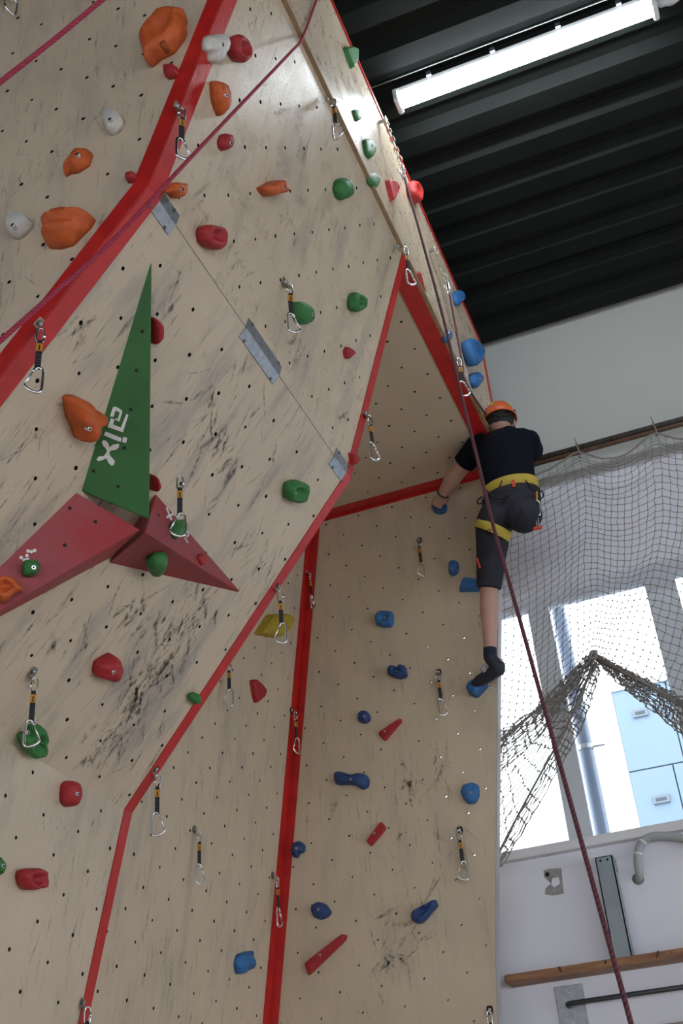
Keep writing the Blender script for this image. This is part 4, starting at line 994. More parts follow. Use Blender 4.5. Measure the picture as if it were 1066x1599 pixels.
def rope(label, pts, r, mat, sub=24):
    pts = catmull(pts, sub); bm = bmesh.new(); n = 8; rings = tube(bm, [p-pts[0] for p in pts], r, n)
    uvl = bm.loops.layers.uv.new('UVMap'); bm.verts.index_update(); L = [0]
    for a, b in zip(pts, pts[1:]): L.append(L[-1]+(b-a).length)
    idx = {}
    for i, rg in enumerate(rings):
        for k, v in enumerate(rg): idx[v] = (i, k)
    for f in bm.faces:
        ks = [idx[l.vert][1] for l in f.loops]; wrap = max(ks)-min(ks) > 1
        for l in f.loops:
            i, k = idx[l.vert]; kk = k+n if (wrap and k == 0) else k
            l[uvl].uv = (L[i]/(2*math.pi*r)*1.6, kk/n*2)
    o = obj('rope', bm, mat, None, Matrix.Translation(pts[0]), True); tag(o, label, 'rope', 'climbing ropes'); return o
def dep(px, py, d): return CAM+ray(px, py)*d
rope('pink rope crossing the top left corner', [dep(240, -65, 2.55), dep(160, 0, 2.45), dep(80, 66, 2.35), dep(0, 129, 2.25), dep(-120, 222, 2.1)], .0054, MAT['rope_pink'])
pe = TOPP.hit(468, 67, .026)
rope('pink rope running from the wooden lip down across the red ridge', [TOPP.hit(530, -90, .012), TOPP.hit(496, -4, .010), TOPP.hit(480, 40, .012), pe, pe+(dep(300, 244, 2.75)-pe)*.12, dep(300, 244, 2.78), dep(180, 372, 2.42), dep(80, 462, 2.22), dep(0, 533, 2.08), dep(-110, 630, 1.9)], .0054, MAT['rope_pink'])
an1 = TOPP.hit(627, 262, .05); d1 = (an1-CAM).dot(_f)
def idep(t, a=d1, b=2.35): return 1/(1/a+(1/b-1/a)*t)
rope('long wine red rope hanging from the ceiling anchor past the climber', [an1]+[dep(x, y, idep(t)) for x, y, t in ((655, 362, .075), (690, 490, .17), (716, 600, .255), (742, 705, .335), (770, 822, .42), (802, 935, .505), (900, 1288, .77), (984, 1595, 1.0), (1020, 1730, 1.1))], .0058, MAT['rope_wine'])
an2 = TOPP.hit(698, 440, .03)

# ================================================================ chain anchors
MAT['chain'] = mk('chain_steel', (.62, .58, .48, 1), .4, .85)
def link_mesh():
    bm = bmesh.new(); P = [Vector((.010*math.copysign(abs(math.cos(t))**.8, math.cos(t)), 0, .019*math.copysign(abs(math.sin(t))**.8, math.sin(t)))) for t in [2*math.pi*k/16 for k in range(16)]]
    tube(bm, P, .0032, 6, closed=True); me = bpy.data.meshes.new('chain_link'); bm.to_mesh(me); bm.free(); me.materials.append(MAT['chain']); me.polygons.foreach_set('use_smooth', [True]*len(me.polygons)); return me
LM = link_mesh()
def chain(label, pts, ncar=2):
    a = pts[0]; root = empty('chain_anchor', a); tag(root, label, 'chain anchor', 'chain anchors under the ceiling')
    path = catmull(pts, 20); L = [0]
    for p, q in zip(path, path[1:]): L.append(L[-1]+(q-p).length)
    s = .018; k = 0
    while s < L[-1]:
        i = max(j for j in range(len(L)) if L[j] <= s); i = min(i, len(path)-2)
        d = (path[i+1]-path[i]).normalized(); x, y = frame_of(d, Vector((1, 0, 0)))
        if k % 2: x, y = y, -x
        o = bpy.data.objects.new('chain_link', LM); COL.objects.link(o); o.parent = root
        p = path[i]-a
        o.matrix_basis = Matrix(((x.x, y.x, d.x, p.x), (x.y, y.y, d.y, p.y), (x.z, y.z, d.z, p.z), (0, 0, 0, 1)))
        s += .030; k += 1
    bm = bmesh.new(); tube(bm, [Vector((-.03, 0, .0)), Vector((.012, 0, 0))], .009, 6); obj('anchor_bolt', bm, MAT['metal'], root)
    bm = bmesh.new(); tube(bm, ring_pts(lambda t: Vector((.006, .024*math.cos(t), -.012+.024*math.sin(t))), 20), .0045, 7, closed=True); obj('ring_hanger', bm, MAT['chain'], root, smooth=True)
    e = path[-1]-a
    for j in range(ncar):
        o = bpy.data.objects.new('carabiner', QM['carabiner']); COL.objects.link(o); o.parent = root
        o.matrix_basis = Matrix.Translation(e+Vector((0, .012*j, .12))) @ Matrix.Rotation(1.2+1.0*j, 4, 'Z')
    return root
chain('chain anchor with white carabiners holding the long rope', [TOPP.hit(601, 188, .03), TOPP.hit(610, 212, .05), TOPP.hit(619, 236, .06), TOPP.hit(625, 252, .07)])
chain('chain anchor at the ceiling edge above the blue holds', [TOPP.hit(678, 390, .03), TOPP.hit(684, 408, .03), TOPP.hit(690, 424, .03), TOPP.hit(696, 434, .04)])
chain('chain anchor cut off at the top left corner of the picture', [LF.hit(-12, -4, .03), LF.hit(8, -6, .03), LF.hit(22, -4, .035)], 1)
# ================================================================ safety net in front of the windows
MAT['net'] = mk('weathered_net_cord', (.25, .23, .21, 1), .9); MAT['bar'] = mk('weathered_steel_bar', (.13, .115, .10, 1), .55, .5, noise_amt=.5, nscale=30)
YNET = YW-.17
NP = Plane((0, YNET, 0), (0, -1, 0), (1, 0, 0))
net = empty('safety_net', NP.hit(925, 1022)); tag(net, 'knotted grey safety net tied up to a point in front of the windows', 'net')
NI = Matrix.Translation(-net.location)
def np_(x, y, off=0.0): return NP.hit(x, y, off)
def seg3(bm, a, b, r):
    d = (b-a)
    if d.length < 1e-6: return
    x, y = frame_of(d); 
    A = [bm.verts.new(a+(x*math.cos(t)+y*math.sin(t))*r) for t in (0, 2.094, 4.189)]
    B = [bm.verts.new(b+(x*math.cos(t)+y*math.sin(t))*r) for t in (0, 2.094, 4.189)]
    for k in range(3): bm.faces.new((A[k], A[(k+1) % 3], B[(k+1) % 3], B[k]))
def knot(bm, p, r):
    v = [bm.verts.new(p+Vector(q)*r) for q in ((1, 0, 0), (-1, 0, 0), (0, 1, 0), (0, -1, 0), (0, 0, 1), (0, 0, -1))]
    for f in ((0, 2, 4), (2, 1, 4), (1, 3, 4), (3, 0, 4), (2, 0, 5), (1, 2, 5), (3, 1, 5), (0, 3, 5)): bm.faces.new([v[i] for i in f])
def net_grid(name, G, r=.0021, kr=.0054, skip=0.0, sub=2):
    """G[j][i] world points"""
    bm = bmesh.new(); nj, ni = len(G), len(G[0])
    for j in range(nj):
        for i in range(ni):
            p = G[j][i]; knot(bm, p, kr*random.uniform(.8, 1.2))
            for q in ([G[j][i+1]] if i+1 < ni else [])+([G[j+1][i]] if j+1 < nj else []):
                L = (q-p).length; m = (p+q)/2+Vector((random.uniform(-.08, .08)*L, random.uniform(-.1, .1)*L, -.06*L))
                seg3(bm, p, m, r); seg3(bm, m, q, r)
    o = obj(name, bm, MAT['net'], net, NI); tag(o, kind='stuff'); return o
def lerp2(T, x):
    for (a, p), (b, q) in zip(T, T[1:]):
        if x <= b: 
            t = (x-a)/(b-a); return p+(q-p)*t
    return T[-1][1]
random.seed(5)
# bar on the wall
ba, bb2 = WALL.hit(700, 752, .14), WALL.hit(1066, 660, .14)
zb = (ba.z+bb2.z)/2; x0 = x_p3(zb)-.5
br = empty('net_rail', (x0, YW-.14, zb)); tag(br, 'weathered steel rail carrying the top cord of the net', 'rail'); BI = Matrix.Translation(-br.location)
bm = bmesh.new(); tube(bm, [Vector((x0, YW-.14, zb)), Vector((XR-.3, YW-.14, zb))], .020, 12); obj('upper_tube', bm, MAT['bar'], br, BI, True)
bm = bmesh.new(); tube(bm, [Vector((x0, YW-.15, zb-.036)), Vector((XR-.3, YW-.15, zb-.036))], .014, 10); obj('lower_tube', bm, mk('rusty_tube', (.23, .14, .09, 1), .6, .3, noise_amt=.4, nscale=25), br, BI, True)
for x in (x0+.3, x0+1.9, x0+3.6, x0+5.4):
    bm = bmesh.new(); bbox(bm, x-.02, x+.02, YW-.14, YW+.001, zb-.012, zb+.012); obj('wall_bracket', bm, MAT['bar'], br, BI)
# upper sheet: ties along the rail with slack between
ties = [(768, 741), (903, 704), (1024, 674), (1140, 641), (1260, 607), (1380, 573), (1500, 539)]
def top_y(x):
    for (a, p), (b, q) in zip(ties, ties[1:]):
        if x <= b:
            t = (x-a)/(b-a); return p+(q-p)*t + 26*math.sin(math.pi*t)*(1 if a > 800 else .75)
    return ties[-1][1]
# bottom line of the upper sheet
bot = [(0, (752, 1178)), (.12, (812, 1124)), (.22, (858, 1083)), (.32, (900, 1044)), (.40, (921, 1025)), (.47, (930, 1024)), (.56, (948, 1033)), (.68, (1000, 1050)), (.82, (1066, 1078)), (1, (1180, 1130)), (1.6, (1440, 1255))]
NC, NR = 60, 34; G = []
for j in range(NR+1):
    v = j/NR; row = []
    for i in range(NC+1):
        u = i/38; xt = 758+u*430; yt = top_y(xt)
        xb = lerp2([(a, p[0]) for a, p in bot], u); yb = lerp2([(a, p[1]) for a, p in bot], u)
        w = v**2.1
        x = xt+(24+26*u)*v*0+ (xb-xt)*w + 60*(v-w)*.55; y = yt+(yb-yt)*v
        wob = 3.0*math.sin(u*21+v*5)*(.3+.7*v)+2*math.sin(v*30+u*9)*math.sin(math.pi*min(u, 1))
        y += wob*.7+5*math.sin(u*13+1.2)*math.sin(math.pi*v)
        x += 2.2*math.sin(v*9+u*17)
        off = .03*math.sin(u*16+v*3)*v+.015*math.sin(v*14)
        row.append(np_(x+random.uniform(-1, 1), y+random.uniform(-1, 1), off))
    G.append(row)
net_grid('net_sheet', G)
bm = bmesh.new(); tube(bm, G[0], .0055, 6); tube(bm, [p+Vector((0, 0, -.022)) for p in G[1]], .0035, 5); obj('top_cord', bm, MAT['net'], net, NI, True)
for x, y in ties[1:6]:
    bm = bmesh.new(); c = np_(x, y+2); tube(bm, ring_pts(lambda t: Vector((c.x+.004*math.sin(2*t), YW-.15+.034*math.cos(t), zb-.018+.046*math.sin(t))), 18), .004, 6, closed=True)
    tube(bm, [Vector((c.x, YW-.17, zb+.025)), Vector((c.x-.006, YW-.175, zb+.055))], .003, 5); obj('tie', bm, MAT['net'], net, NI, True)
# gathered folds: several narrow sheets on top of each other
def fold(name, A, B, na, nb, jit, offs, layers=1, r=.0026, kr=.0062):
    """A, B: px polylines (two borders of the fold), meshes between"""
    for l in range(layers):
        G = []
        ca = catmull([Vector((x, y, 0)) for x, y in A], 12); cb = catmull([Vector((x, y, 0)) for x, y in B], 12)
        for j in range(nb+1):
            row = []
            for i in range(na+1):
                t = i/na; s = j/nb
                a = ca[min(int(t*(len(ca)-1)), len(ca)-1)]; b = cb[min(int(t*(len(cb)-1)), len(cb)-1)]
                p = a+(b-a)*s
                row.append(np_(p.x+random.uniform(-jit, jit), p.y+random.uniform(-jit, jit), offs+.02*l+.02*math.sin(t*9+s*4+l)))
            G.append(row)
        net_grid(name, G, r, kr)
fold('gathered_fold', [(923, 1020), (880, 1060), (830, 1110), (765, 1155)], [(926, 1028), (890, 1080), (840, 1150), (765, 1218)], 22, 10, 2.6, .03, 2)
fold('gathered_fold', [(926, 1022), (892, 1062), (850, 1100), (765, 1168)], [(928, 1030), (897, 1070), (856, 1112), (768, 1182)], 22, 5, 1.8, .05, 1)
fold('lower_flap', [(926, 1030), (880, 1092), (830, 1160), (768, 1225)], [(931, 1040), (903, 1098), (868, 1170), (774, 1345)], 16, 12, 2.2, .03, 1)
fold('lower_flap_edge', [(930, 1036), (900, 1095), (868, 1168), (776, 1340)], [(936, 1046), (917, 1110), (884, 1180), (783, 1352)], 26, 3, 2.0, .045, 2)
fold('gathered_fold_right', [(926, 1020), (975, 1045), (1030, 1072), (1120, 1118), (1400, 1262)], [(930, 1030), (970, 1070), (1020, 1110), (1120, 1185), (1400, 1340)], 44, 10, 2.6, .03, 2)
fold('gathered_fold_right', [(927, 1021), (985, 1052), (1040, 1082), (1120, 1124), (1400, 1268)], [(928, 1028), (980, 1060), (1035, 1090), (1120, 1136), (1400, 1284)], 48, 4, 1.8, .05, 1)
def cord(pts, r, offs=.05):
    bm = bmesh.new(); tube(bm, catmull([np_(x, y, offs) for x, y in pts], 8), r, 7); obj('border_cord', bm, MAT['net'], net, NI, True)
cord([(928, 1024), (912, 1075), (893, 1118), (868, 1165), (835, 1225), (800, 1290), (772, 1345)], .0062)
cord([(927, 1024), (905, 1050), (870, 1085), (830, 1116), (765, 1168)], .008); cord([(927, 1024), (985, 1056), (1040, 1086), (1120, 1130), (1400, 1275)], .010)
cord([(922, 1024), (926, 1019), (931, 1022), (928, 1029), (921, 1027), (924, 1018), (932, 1018)], .008, .07)
# ================================================================ the climber
def J(px, py, Y): r = ray(px, py); return CAM+r*(Y/r.y)
def pw(p, rpx): return rpx*(p-CAM).dot(_f)/FPX
XA = Vector((1, 0, 0))
def loft(bm, secs, n=20, cap=True):
    """secs: (centre, rx, ry, xaxis, yaxis)"""
    rings = []
    for c, rx, ry, ax, ay in secs:
        rings.append([bm.verts.new(c+ax*(rx*math.cos(2*math.pi*k/n))+ay*(ry*math.sin(2*math.pi*k/n))) for k in range(n)])
    for A, B in zip(rings, rings[1:]):
        for k in range(n): bm.faces.new((A[k], A[(k+1) % n], B[(k+1) % n], B[k]))
    if cap: bm.faces.new(rings[0][::-1]); bm.faces.new(rings[-1])
    bmesh.ops.recalc_face_normals(bm, faces=bm.faces[:])
def limb(bm, pts, n=16, flat=1.0, ref=XA, rounded=True):
    """pts: (centre, radius); rounded ends"""
    P = [Vector(p) for p, _ in pts]; R = [r for _, r in pts]
    secs = []
    d0 = (P[1]-P[0]).normalized(); d1 = (P[-1]-P[-2]).normalized()
    seq = list(zip(P, R))
    if rounded:
        seq = [(P[0]-d0*R[0]*.9, R[0]*.35), (P[0]-d0*R[0]*.6, R[0]*.78)]+seq+[(P[-1]+d1*R[-1]*.6, R[-1]*.78), (P[-1]+d1*R[-1]*.9, R[-1]*.35)]
    for i, (p, r) in enumerate(seq):
        d = (seq[min(i+1, len(seq)-1)][0]-seq[max(i-1, 0)][0]).normalized()
        ax = (ref-d*ref.dot(d)).normalized(); ay = d.cross(ax)
        secs.append((p, r, r*flat, ax, ay))
    loft(bm, secs, n)
def ball(bm, c, rx, ry, rz, rot=Matrix.Identity(4)):
    bmesh.ops.create_uvsphere(bm, u_segments=18, v_segments=12, radius=1, matrix=Matrix.Translation(c) @ rot @ Matrix.Diagonal((rx, ry, rz, 1)))
def fused(name, bm, mat, parent, voxel, smooth_it=4, inv=None):
    bmesh.ops.recalc_face_normals(bm, faces=bm.faces[:])
    me = bpy.data.meshes.new(name); bm.to_mesh(me); bm.free()
    o = bpy.data.objects.new(name, me); COL.objects.link(o)
    m = o.modifiers.new('r', 'REMESH'); m.mode = 'VOXEL'; m.voxel_size = voxel
    s_ = o.modifiers.new('s', 'SMOOTH'); s_.iterations = smooth_it; s_.factor = .5
    dg = bpy.context.evaluated_depsgraph_get(); me2 = bpy.data.meshes.new_from_object(o.evaluated_get(dg))
    bpy.data.objects.remove(o); bpy.data.meshes.remove(me)
    me2.name = name; me2.materials.clear()
    if inv is not None: me2.transform(inv)
    return obj(name, me2, mat, parent, smooth=True)
MAT['skin'] = mk('skin', (.52, .30, .235, 1), .55, noise_amt=.1, nscale=30, sss=.08)
MAT['hair'] = mk('dark_hair', (.012, .010, .009, 1), .6, bump=.5, bscale=180)
MAT['shirt'] = mk('black_cotton', (.006, .008, .014, 1), .9, noise_amt=.2, nscale=12, bump=.3, bscale=26, spec=.12)
MAT['shorts'] = mk('charcoal_cloth', (.034, .034, .046, 1), .85, noise_amt=.25, nscale=9, bump=.4, bscale=22, spec=.2)
MAT['helmet'] = mk('orange_helmet_shell', (.60, .12, .035, 1), .38, coat=.15)
MAT['h_yellow'] = mk('yellow_web', (.50, .37, .05, 1), .75, noise_amt=.12, nscale=60); MAT['h_black'] = mk('harness_black', (.008, .009, .012, 1), .75)
MAT['orange_bit'] = mk('orange_red_plastic', (.62, .06, .015, 1), .5); MAT['sock'] = mk('navy_sock', (.012, .016, .035, 1), .9, bump=.3, bscale=200)
MAT['shoe'] = mk('dark_shoe', (.014, .016, .030, 1), .6); MAT['shoe_grey'] = mk('pale_grey_shoe_panel', (.36, .36, .38, 1), .7)

hd = J(780, 656, 5.13); nk = J(783, 673, 5.15); c7 = J(786, 678, 5.15)
ls, rs_ = J(746, 697, 5.18), J(824, 690, 5.18)
le, lwr, lh = J(710, 742, 5.30), J(690, 773, 5.39), J(684, 785, 5.425)
re, rw, rh = J(832, 708, 5.42), J(800, 690, 5.50), J(786, 676, 5.53)
ch, wa, pe_ = J(788, 718, 5.17), J(796, 762, 5.17), J(797, 796, 5.16)
lhip, lk, lan = J(772, 806, 5.16), J(763, 912, 5.26), J(765, 1026, 5.34)
rhip, rk, ran = J(818, 798, 5.16), J(797, 800, 5.47), J(762, 890, 5.44)
person = empty('person', J(745, 1078, 5.42)); tag(person, 'climber in black t-shirt, charcoal shorts, orange helmet and yellow harness, seen from behind', 'person')
PI_ = Matrix.Translation(-person.location)
up = (nk-pe_).normalized(); ay = up.cross(XA).normalized()   # depth axis of the torso
dn = -up
def ring(c, wpx, dpx, tilt=0): return (c, pw(c, wpx), pw(c, dpx), XA, ay)
tor = [ring(pe_+dn*.09, 22, 18), ring(pe_+dn*.06, 38, 27), ring(pe_, 46, 33), ring(wa+(pe_-wa)*.5, 42, 27), ring(wa, 38, 24), ring(ch+(wa-ch)*.45, 42, 26), ring(ch, 45, 29), ring(c7+(ch-c7)*.45, 47, 27), ring(c7+(ch-c7)*.14, 37, 20), ring(c7, 14, 14)]
# ---- body (skin): one continuous surface
bm = bmesh.new()
loft(bm, [(c, rx*.9, ry*.9, a, b) for c, rx, ry, a, b in tor])
limb(bm, [(c7+dn*.03, pw(c7, 15)), (nk, pw(nk, 14)), (hd, pw(hd, 15))])
hr = pw(hd, 21)
ball(bm, hd, hr, hr*1.18, hr*1.3)
fwd = Vector((-.35, 1, .1)).normalized()
ball(bm, hd+fwd*hr*1.15+Vector((0, 0, -hr*.15)), hr*.2, hr*.3, hr*.28)       # nose
ball(bm, hd+fwd*hr*.85+Vector((0, 0, -hr*.85)), hr*.5, hr*.45, hr*.4)        # jaw
side = fwd.cross(Vector((0, 0, 1))).normalized()
for s_ in (-1, 1): ball(bm, hd+side*s_*hr*1.0+Vector((0, 0, -hr*.25)), hr*.16, hr*.3, hr*.38)
def arm(a, b, c, r):
    limb(bm, [(a, r[0]), (a+(b-a)*.35, r[0]*1.0), (a+(b-a)*.75, r[1]*1.02), (b, r[1]), (b+(c-b)*.22, r[1]*1.05), (b+(c-b)*.6, r[2]*1.2), (c, r[2])], flat=.92)
arm(ls, le, lwr, (pw(ls, 17), pw(le, 13.5), pw(lwr, 8.5))); arm(rs_, re, rw, (pw(rs_, 17), pw(re, 13), pw(rw, 8.5)))
def hand(wr, palm_c, fdir, side_dir, nrm, r0):
    """palm plus five curled fingers; fdir: finger direction, nrm: out of the back of the hand"""
    s_ = r0
    d = fdir.normalized(); sd = (side_dir-d*side_dir.dot(d)).normalized(); nn = d.cross(sd).normalized()
    if nn.dot(nrm) < 0: nn = -nn
    secs = []
    for t, w_, h_ in ((-.9, .62, .55), (-.3, .85, .5), (.4, 1.0, .45), (1.0, .95, .38)):
        secs.append((palm_c+d*s_*t, s_*w_, s_*h_, sd, nn))
    loft(bm, [(wr, s_*.6, s_*.55, sd, nn)]+secs, 14)
    for k, (o_, L_) in enumerate(((-.72, .85), (-.25, 1.0), (.25, .95), (.7, .75))):
        b0 = palm_c+d*s_*.9+sd*s_*o_
        p1 = b0+d*s_*.55*L_+nn*s_*.05; p2 = p1+(d*.6-nn*.8).normalized()*s_*.5*L_; p3 = p2+(d*.05-nn).normalized()*s_*.42*L_
        limb(bm, [(b0, s_*.24), (p1, s_*.23), (p2, s_*.21), (p3, s_*.17)], 8)
    b0 = palm_c-d*s_*.35-sd*s_*.8
    p1 = b0-sd*s_*.45+d*s_*.4-nn*s_*.15; p2 = p1+d*s_*.5+sd*s_*.1-nn*s_*.3
    limb(bm, [(b0, s_*.3), (p1, s_*.26), (p2, s_*.2)], 8)
hs = pw(lh, 9.5)
hand(lwr, lwr+(lh-lwr)*.55, (lh-lwr), XA*-1+Vector((0, .2, 0)), Vector((0, -1, .3)), hs)
hand(rw, rw+(rh-rw)*.55, (rh-rw), Vector((0, 0, 1)), Vector((1, -.3, 0)), hs)
def leg(a, b, c, r):
    limb(bm, [(a, r[0]), (a+(b-a)*.3, r[0]*.98), (a+(b-a)*.7, r[1]*1.15), (b, r[1]), (b+(c-b)*.12, r[1]*.98), (b+(c-b)*.32, r[1]*1.06), (b+(c-b)*.65, r[2]*1.25), (c, r[2])], flat=.98)
leg(lhip, lk, lan, (pw(lhip, 24), pw(lk, 14.5), pw(lan, 9.5))); leg(rhip, rk, ran, (pw(rhip, 24), pw(rk, 15), pw(ran, 9.5)))
lheel, ltoe = J(779, 1046, 5.36), J(741, 1068, 5.455)
rheel, rtoe = J(766, 900, 5.42), J(755, 906, 5.48)
def foot(an, he, to, r):
    limb(bm, [(an, r), (he, r*.95), (he+(to-he)*.45+Vector((0, 0, r*.25)), r*.95), (to, r*.6)], 12, .85)
foot(lan, lheel, ltoe, pw(lan, 9)); foot(ran, rheel, rtoe, pw(ran, 9))
body = fused('body', bm, MAT['skin'], person, .0065, 5, PI_)
# ---- t-shirt
bm = bmesh.new()
loft(bm, [ring(wa+dn*.012, 41, 27), ring(wa, 41, 27)]+[(c, rx*1.03, ry*1.05, a, b) for c, rx, ry, a, b in tor[5:8]]+[ring(c7+(ch-c7)*.2, 43, 23), ring(c7+(ch-c7)*.06, 28, 18), ring(c7-(ch-c7)*.14, 16, 14)])
slv = ls+(le-ls)*.62; limb(bm, [(ls+(c7-ls)*.4, pw(ls, 19)), (ls, pw(ls, 20)), (ls+(le-ls)*.35, pw(ls, 18.5)), (slv, pw(slv, 18))], 18, .95, rounded=False)
srv = rs_+(re-rs_)*.8; limb(bm, [(rs_+(c7-rs_)*.4, pw(ls, 19)), (rs_, pw(ls, 20)), (rs_+(re-rs_)*.35, pw(rs_, 18.5)), (srv, pw(srv, 18))], 18, .95, rounded=False)
ball(bm, ls, pw(ls, 19), pw(ls, 19), pw(ls, 18)); ball(bm, rs_, pw(ls, 19), pw(ls, 19), pw(ls, 18))
fused('t_shirt', bm, MAT['shirt'], person, .008, 3, PI_)
# ---- shorts
bm = bmesh.new()
loft(bm, [(c, rx*1.05, ry*1.08, a, b) for c, rx, ry, a, b in (tor[0], tor[1], tor[2], tor[3])]+[ring(wa, 41, 26)])
hl_ = lk+(lan-lk)*.07
limb(bm, [(lhip, pw(lhip, 27)), (lhip+(lk-lhip)*.25, pw(lhip, 28)), (lhip+(lk-lhip)*.6, pw(lk, 23.5)), (hl_, pw(lk, 19.5))], 20, 1.0, rounded=False)
limb(bm, [(rhip, pw(rhip, 26)), (rhip+(rk-rhip)*.3, pw(rhip, 26)), (rhip+(rk-rhip)*.7, pw(rk, 22)), (rk, pw(rk, 20)), (rk+(ran-rk)*.1, pw(rk, 19))], 20, 1.0)
gl = J(818, 805, 5.10); ball(bm, gl, pw(gl, 29), pw(gl, 25), pw(gl, 30)); gl = J(772, 807, 5.11); ball(bm, gl, pw(gl, 26), pw(gl, 22), pw(gl, 26))
sho = fused('shorts', bm, MAT['shorts'], person, .008, 3, PI_)
hm = bmesh.new(); 
c = J(757, 882, 5.14); bbox(hm, -.004, .004, -.002, .002, -.032, .032); bmesh.ops.rotate(hm, verts=hm.verts[:], cent=(0, 0, 0), matrix=Matrix.Rotation(-.12, 3, 'Y'))
obj('side_logo', hm, MAT['orange_bit'], sho, Matrix.Translation(J(747, 880, 5.155)-person.location))
# ---- shoes and socks
def shoe_set(an, he, to, lk_):
    bm = bmesh.new(); d = (lk_-an).normalized(); r = pw(an, 10.5)
    limb(bm, [(an+d*.05, r*1.02), (an+d*.01, r*1.02), (an-d*.02, r*.95)], 14, rounded=False); fused('sock', bm, MAT['sock'], person, .006, 2, PI_)
    bm = bmesh.new(); m_ = he+(to-he)*.5
    limb(bm, [(he+(he-to)*.08+Vector((0, 0, r*.5)), r*.75), (he+Vector((0, 0, r*.1)), r*1.1), (m_+Vector((0, 0, -r*.0)), r*1.02), (to+(m_-to)*.3, r*.92), (to, r*.66)], 14, .95)
    limb(bm, [(an+Vector((0, 0, -.006)), r*1.02), (he+Vector((0, 0, r*.2)), r*1.0)], 12)
    sh = fused('climbing_shoe', bm, MAT['shoe'], person, .0055, 3, PI_)
    bm = bmesh.new(); c = an+(he+(to-he)*.55-an)*.62+Vector((-r*.35, -r*.55, 0)); ball(bm, c, r*.62, r*.5, r*.62); obj('pale_side_panel', bm, MAT['shoe_grey'], sh, PI_, True)
    bm = bmesh.new(); c = he+Vector((r*.75, -r*.45, r*1.05)); tube(bm, ring_pts(lambda t: c+Vector((.004*math.cos(t), 0, .011*math.sin(t))), 12), .003, 6, closed=True); obj('heel_loop', bm, MAT['orange_bit'], sh, PI_, True)
shoe_set(lan, lheel, ltoe, lk); shoe_set(ran, rheel, rtoe, rk)
# ---- hair
bm = bmesh.new(); ball(bm, hd-fwd*hr*.10+Vector((0, 0, hr*.02)), hr*1.06, hr*1.16, hr*1.16)
bmesh.ops.delete(bm, geom=[v for v in bm.verts if (v.co-hd).dot(fwd) > hr*.55 or v.co.z < hd.z-hr*.85], context='VERTS'); obj('hair', bm, MAT['hair'], person, PI_, True)
# ---- helmet: shell with rim, vents and stickers
HT = Matrix.Translation(hd+Vector((0, -.004, hr*.10))) @ Matrix.Rotation(math.atan2(fwd.x, fwd.y)*-1, 4, 'Z') @ Matrix.Rotation(math.radians(-6), 4, 'X')
bm = bmesh.new(); Rx, Ry, Rz = hr*1.25, hr*1.42, hr*1.36; rings = []
for j in range(11):
    t = j/10*math.pi/2; row = []
    for k in range(32):
        a_ = 2*math.pi*k/32; f_ = 1+.02*math.cos(6*a_)*math.sin(t)*math.cos(t)
        row.append(bm.verts.new((Rx*math.cos(t)*math.cos(a_)*f_, Ry*math.cos(t)*math.sin(a_)*f_, Rz*math.sin(t)-hr*.24*(1-math.sin(t))*(1-.6*math.sin(a_)))))
    rings.append(row)
for A, B in zip(rings, rings[1:-1]+[rings[-1]]):
    for k in range(32): bm.faces.new((A[k], A[(k+1) % 32], B[(k+1) % 32], B[k]))
bmesh.ops.remove_doubles(bm, verts=bm.verts[:], dist=.0005); bmesh.ops.recalc_face_normals(bm, faces=bm.faces[:])
bmesh.ops.solidify(bm, geom=bm.faces[:], thickness=.008)
hel = obj('helmet', bm, MAT['helmet'], person, PI_ @ HT, True)
bm = bmesh.new(); tube(bm, [Vector((Rx*1.0*math.cos(a_), Ry*1.0*math.sin(a_), -hr*.24*(1-.6*math.sin(a_)))) for a_ in [2*math.pi*k/36 for k in range(36)]], .0042, 6, closed=True); obj('rim', bm, MAT['helmet'], hel, smooth=True)
def on_helmet(a_, t, s=1.03): return Vector((Rx*s*math.cos(t)*math.cos(a_), Ry*s*math.cos(t)*math.sin(a_), Rz*s*math.sin(t)-hr*.24*(1-math.sin(t))*(1-.6*math.sin(a_))))
for a0, a1 in ((-2.2, -1.95), (-1.15, -.92)):
    bm = bmesh.new(); A = []
    for k in range(6): A.append([bm.verts.new(on_helmet(a0+(a1-a0)*m+.13*math.sin(k*2.2), .35+.1*k)) for m in (0, 1)])
    for p, q in zip(A, A[1:]): bm.faces.new((p[0], p[1], q[1], q[0]))
    obj('yellow_sticker', bm, MAT['h_yellow'], hel)
for a0 in (-2.75, -.4, 1.2, 2.0):
    bm = bmesh.new(); 
    vv = [bm.verts.new(on_helmet(a0+.16*math.cos(q), .55+.10*math.sin(q), 1.012)) for q in [2*math.pi*k/10 for k in range(10)]]; bm.faces.new(vv); obj('vent_slot', bm, MAT['h_black'], hel)
for s_ in (-1, 1):
    bm = bmesh.new(); a_ = hd+side*s_*hr*1.12+Vector((0, 0, hr*.3))-fwd*hr*.2; b_ = hd+side*s_*hr*.85+fwd*hr*.5+Vector((0, 0, -hr*1.0)); c_ = hd-fwd*hr*1.22+Vector((0, 0, -hr*.55))+side*s_*.004
    tube(bm, catmull([a_+Vector((0, 0, hr*.2)), (a_+b_)/2+side*s_*hr*.1, b_], 6), .0045, 6); tube(bm, catmull([a_-fwd*hr*.5, (a_+c_)/2-fwd*hr*.35+side*s_*hr*.12, c_], 6), .0045, 6)
    obj('chin_strap', bm, MAT['h_black'], hel, HT.inverted(), True)
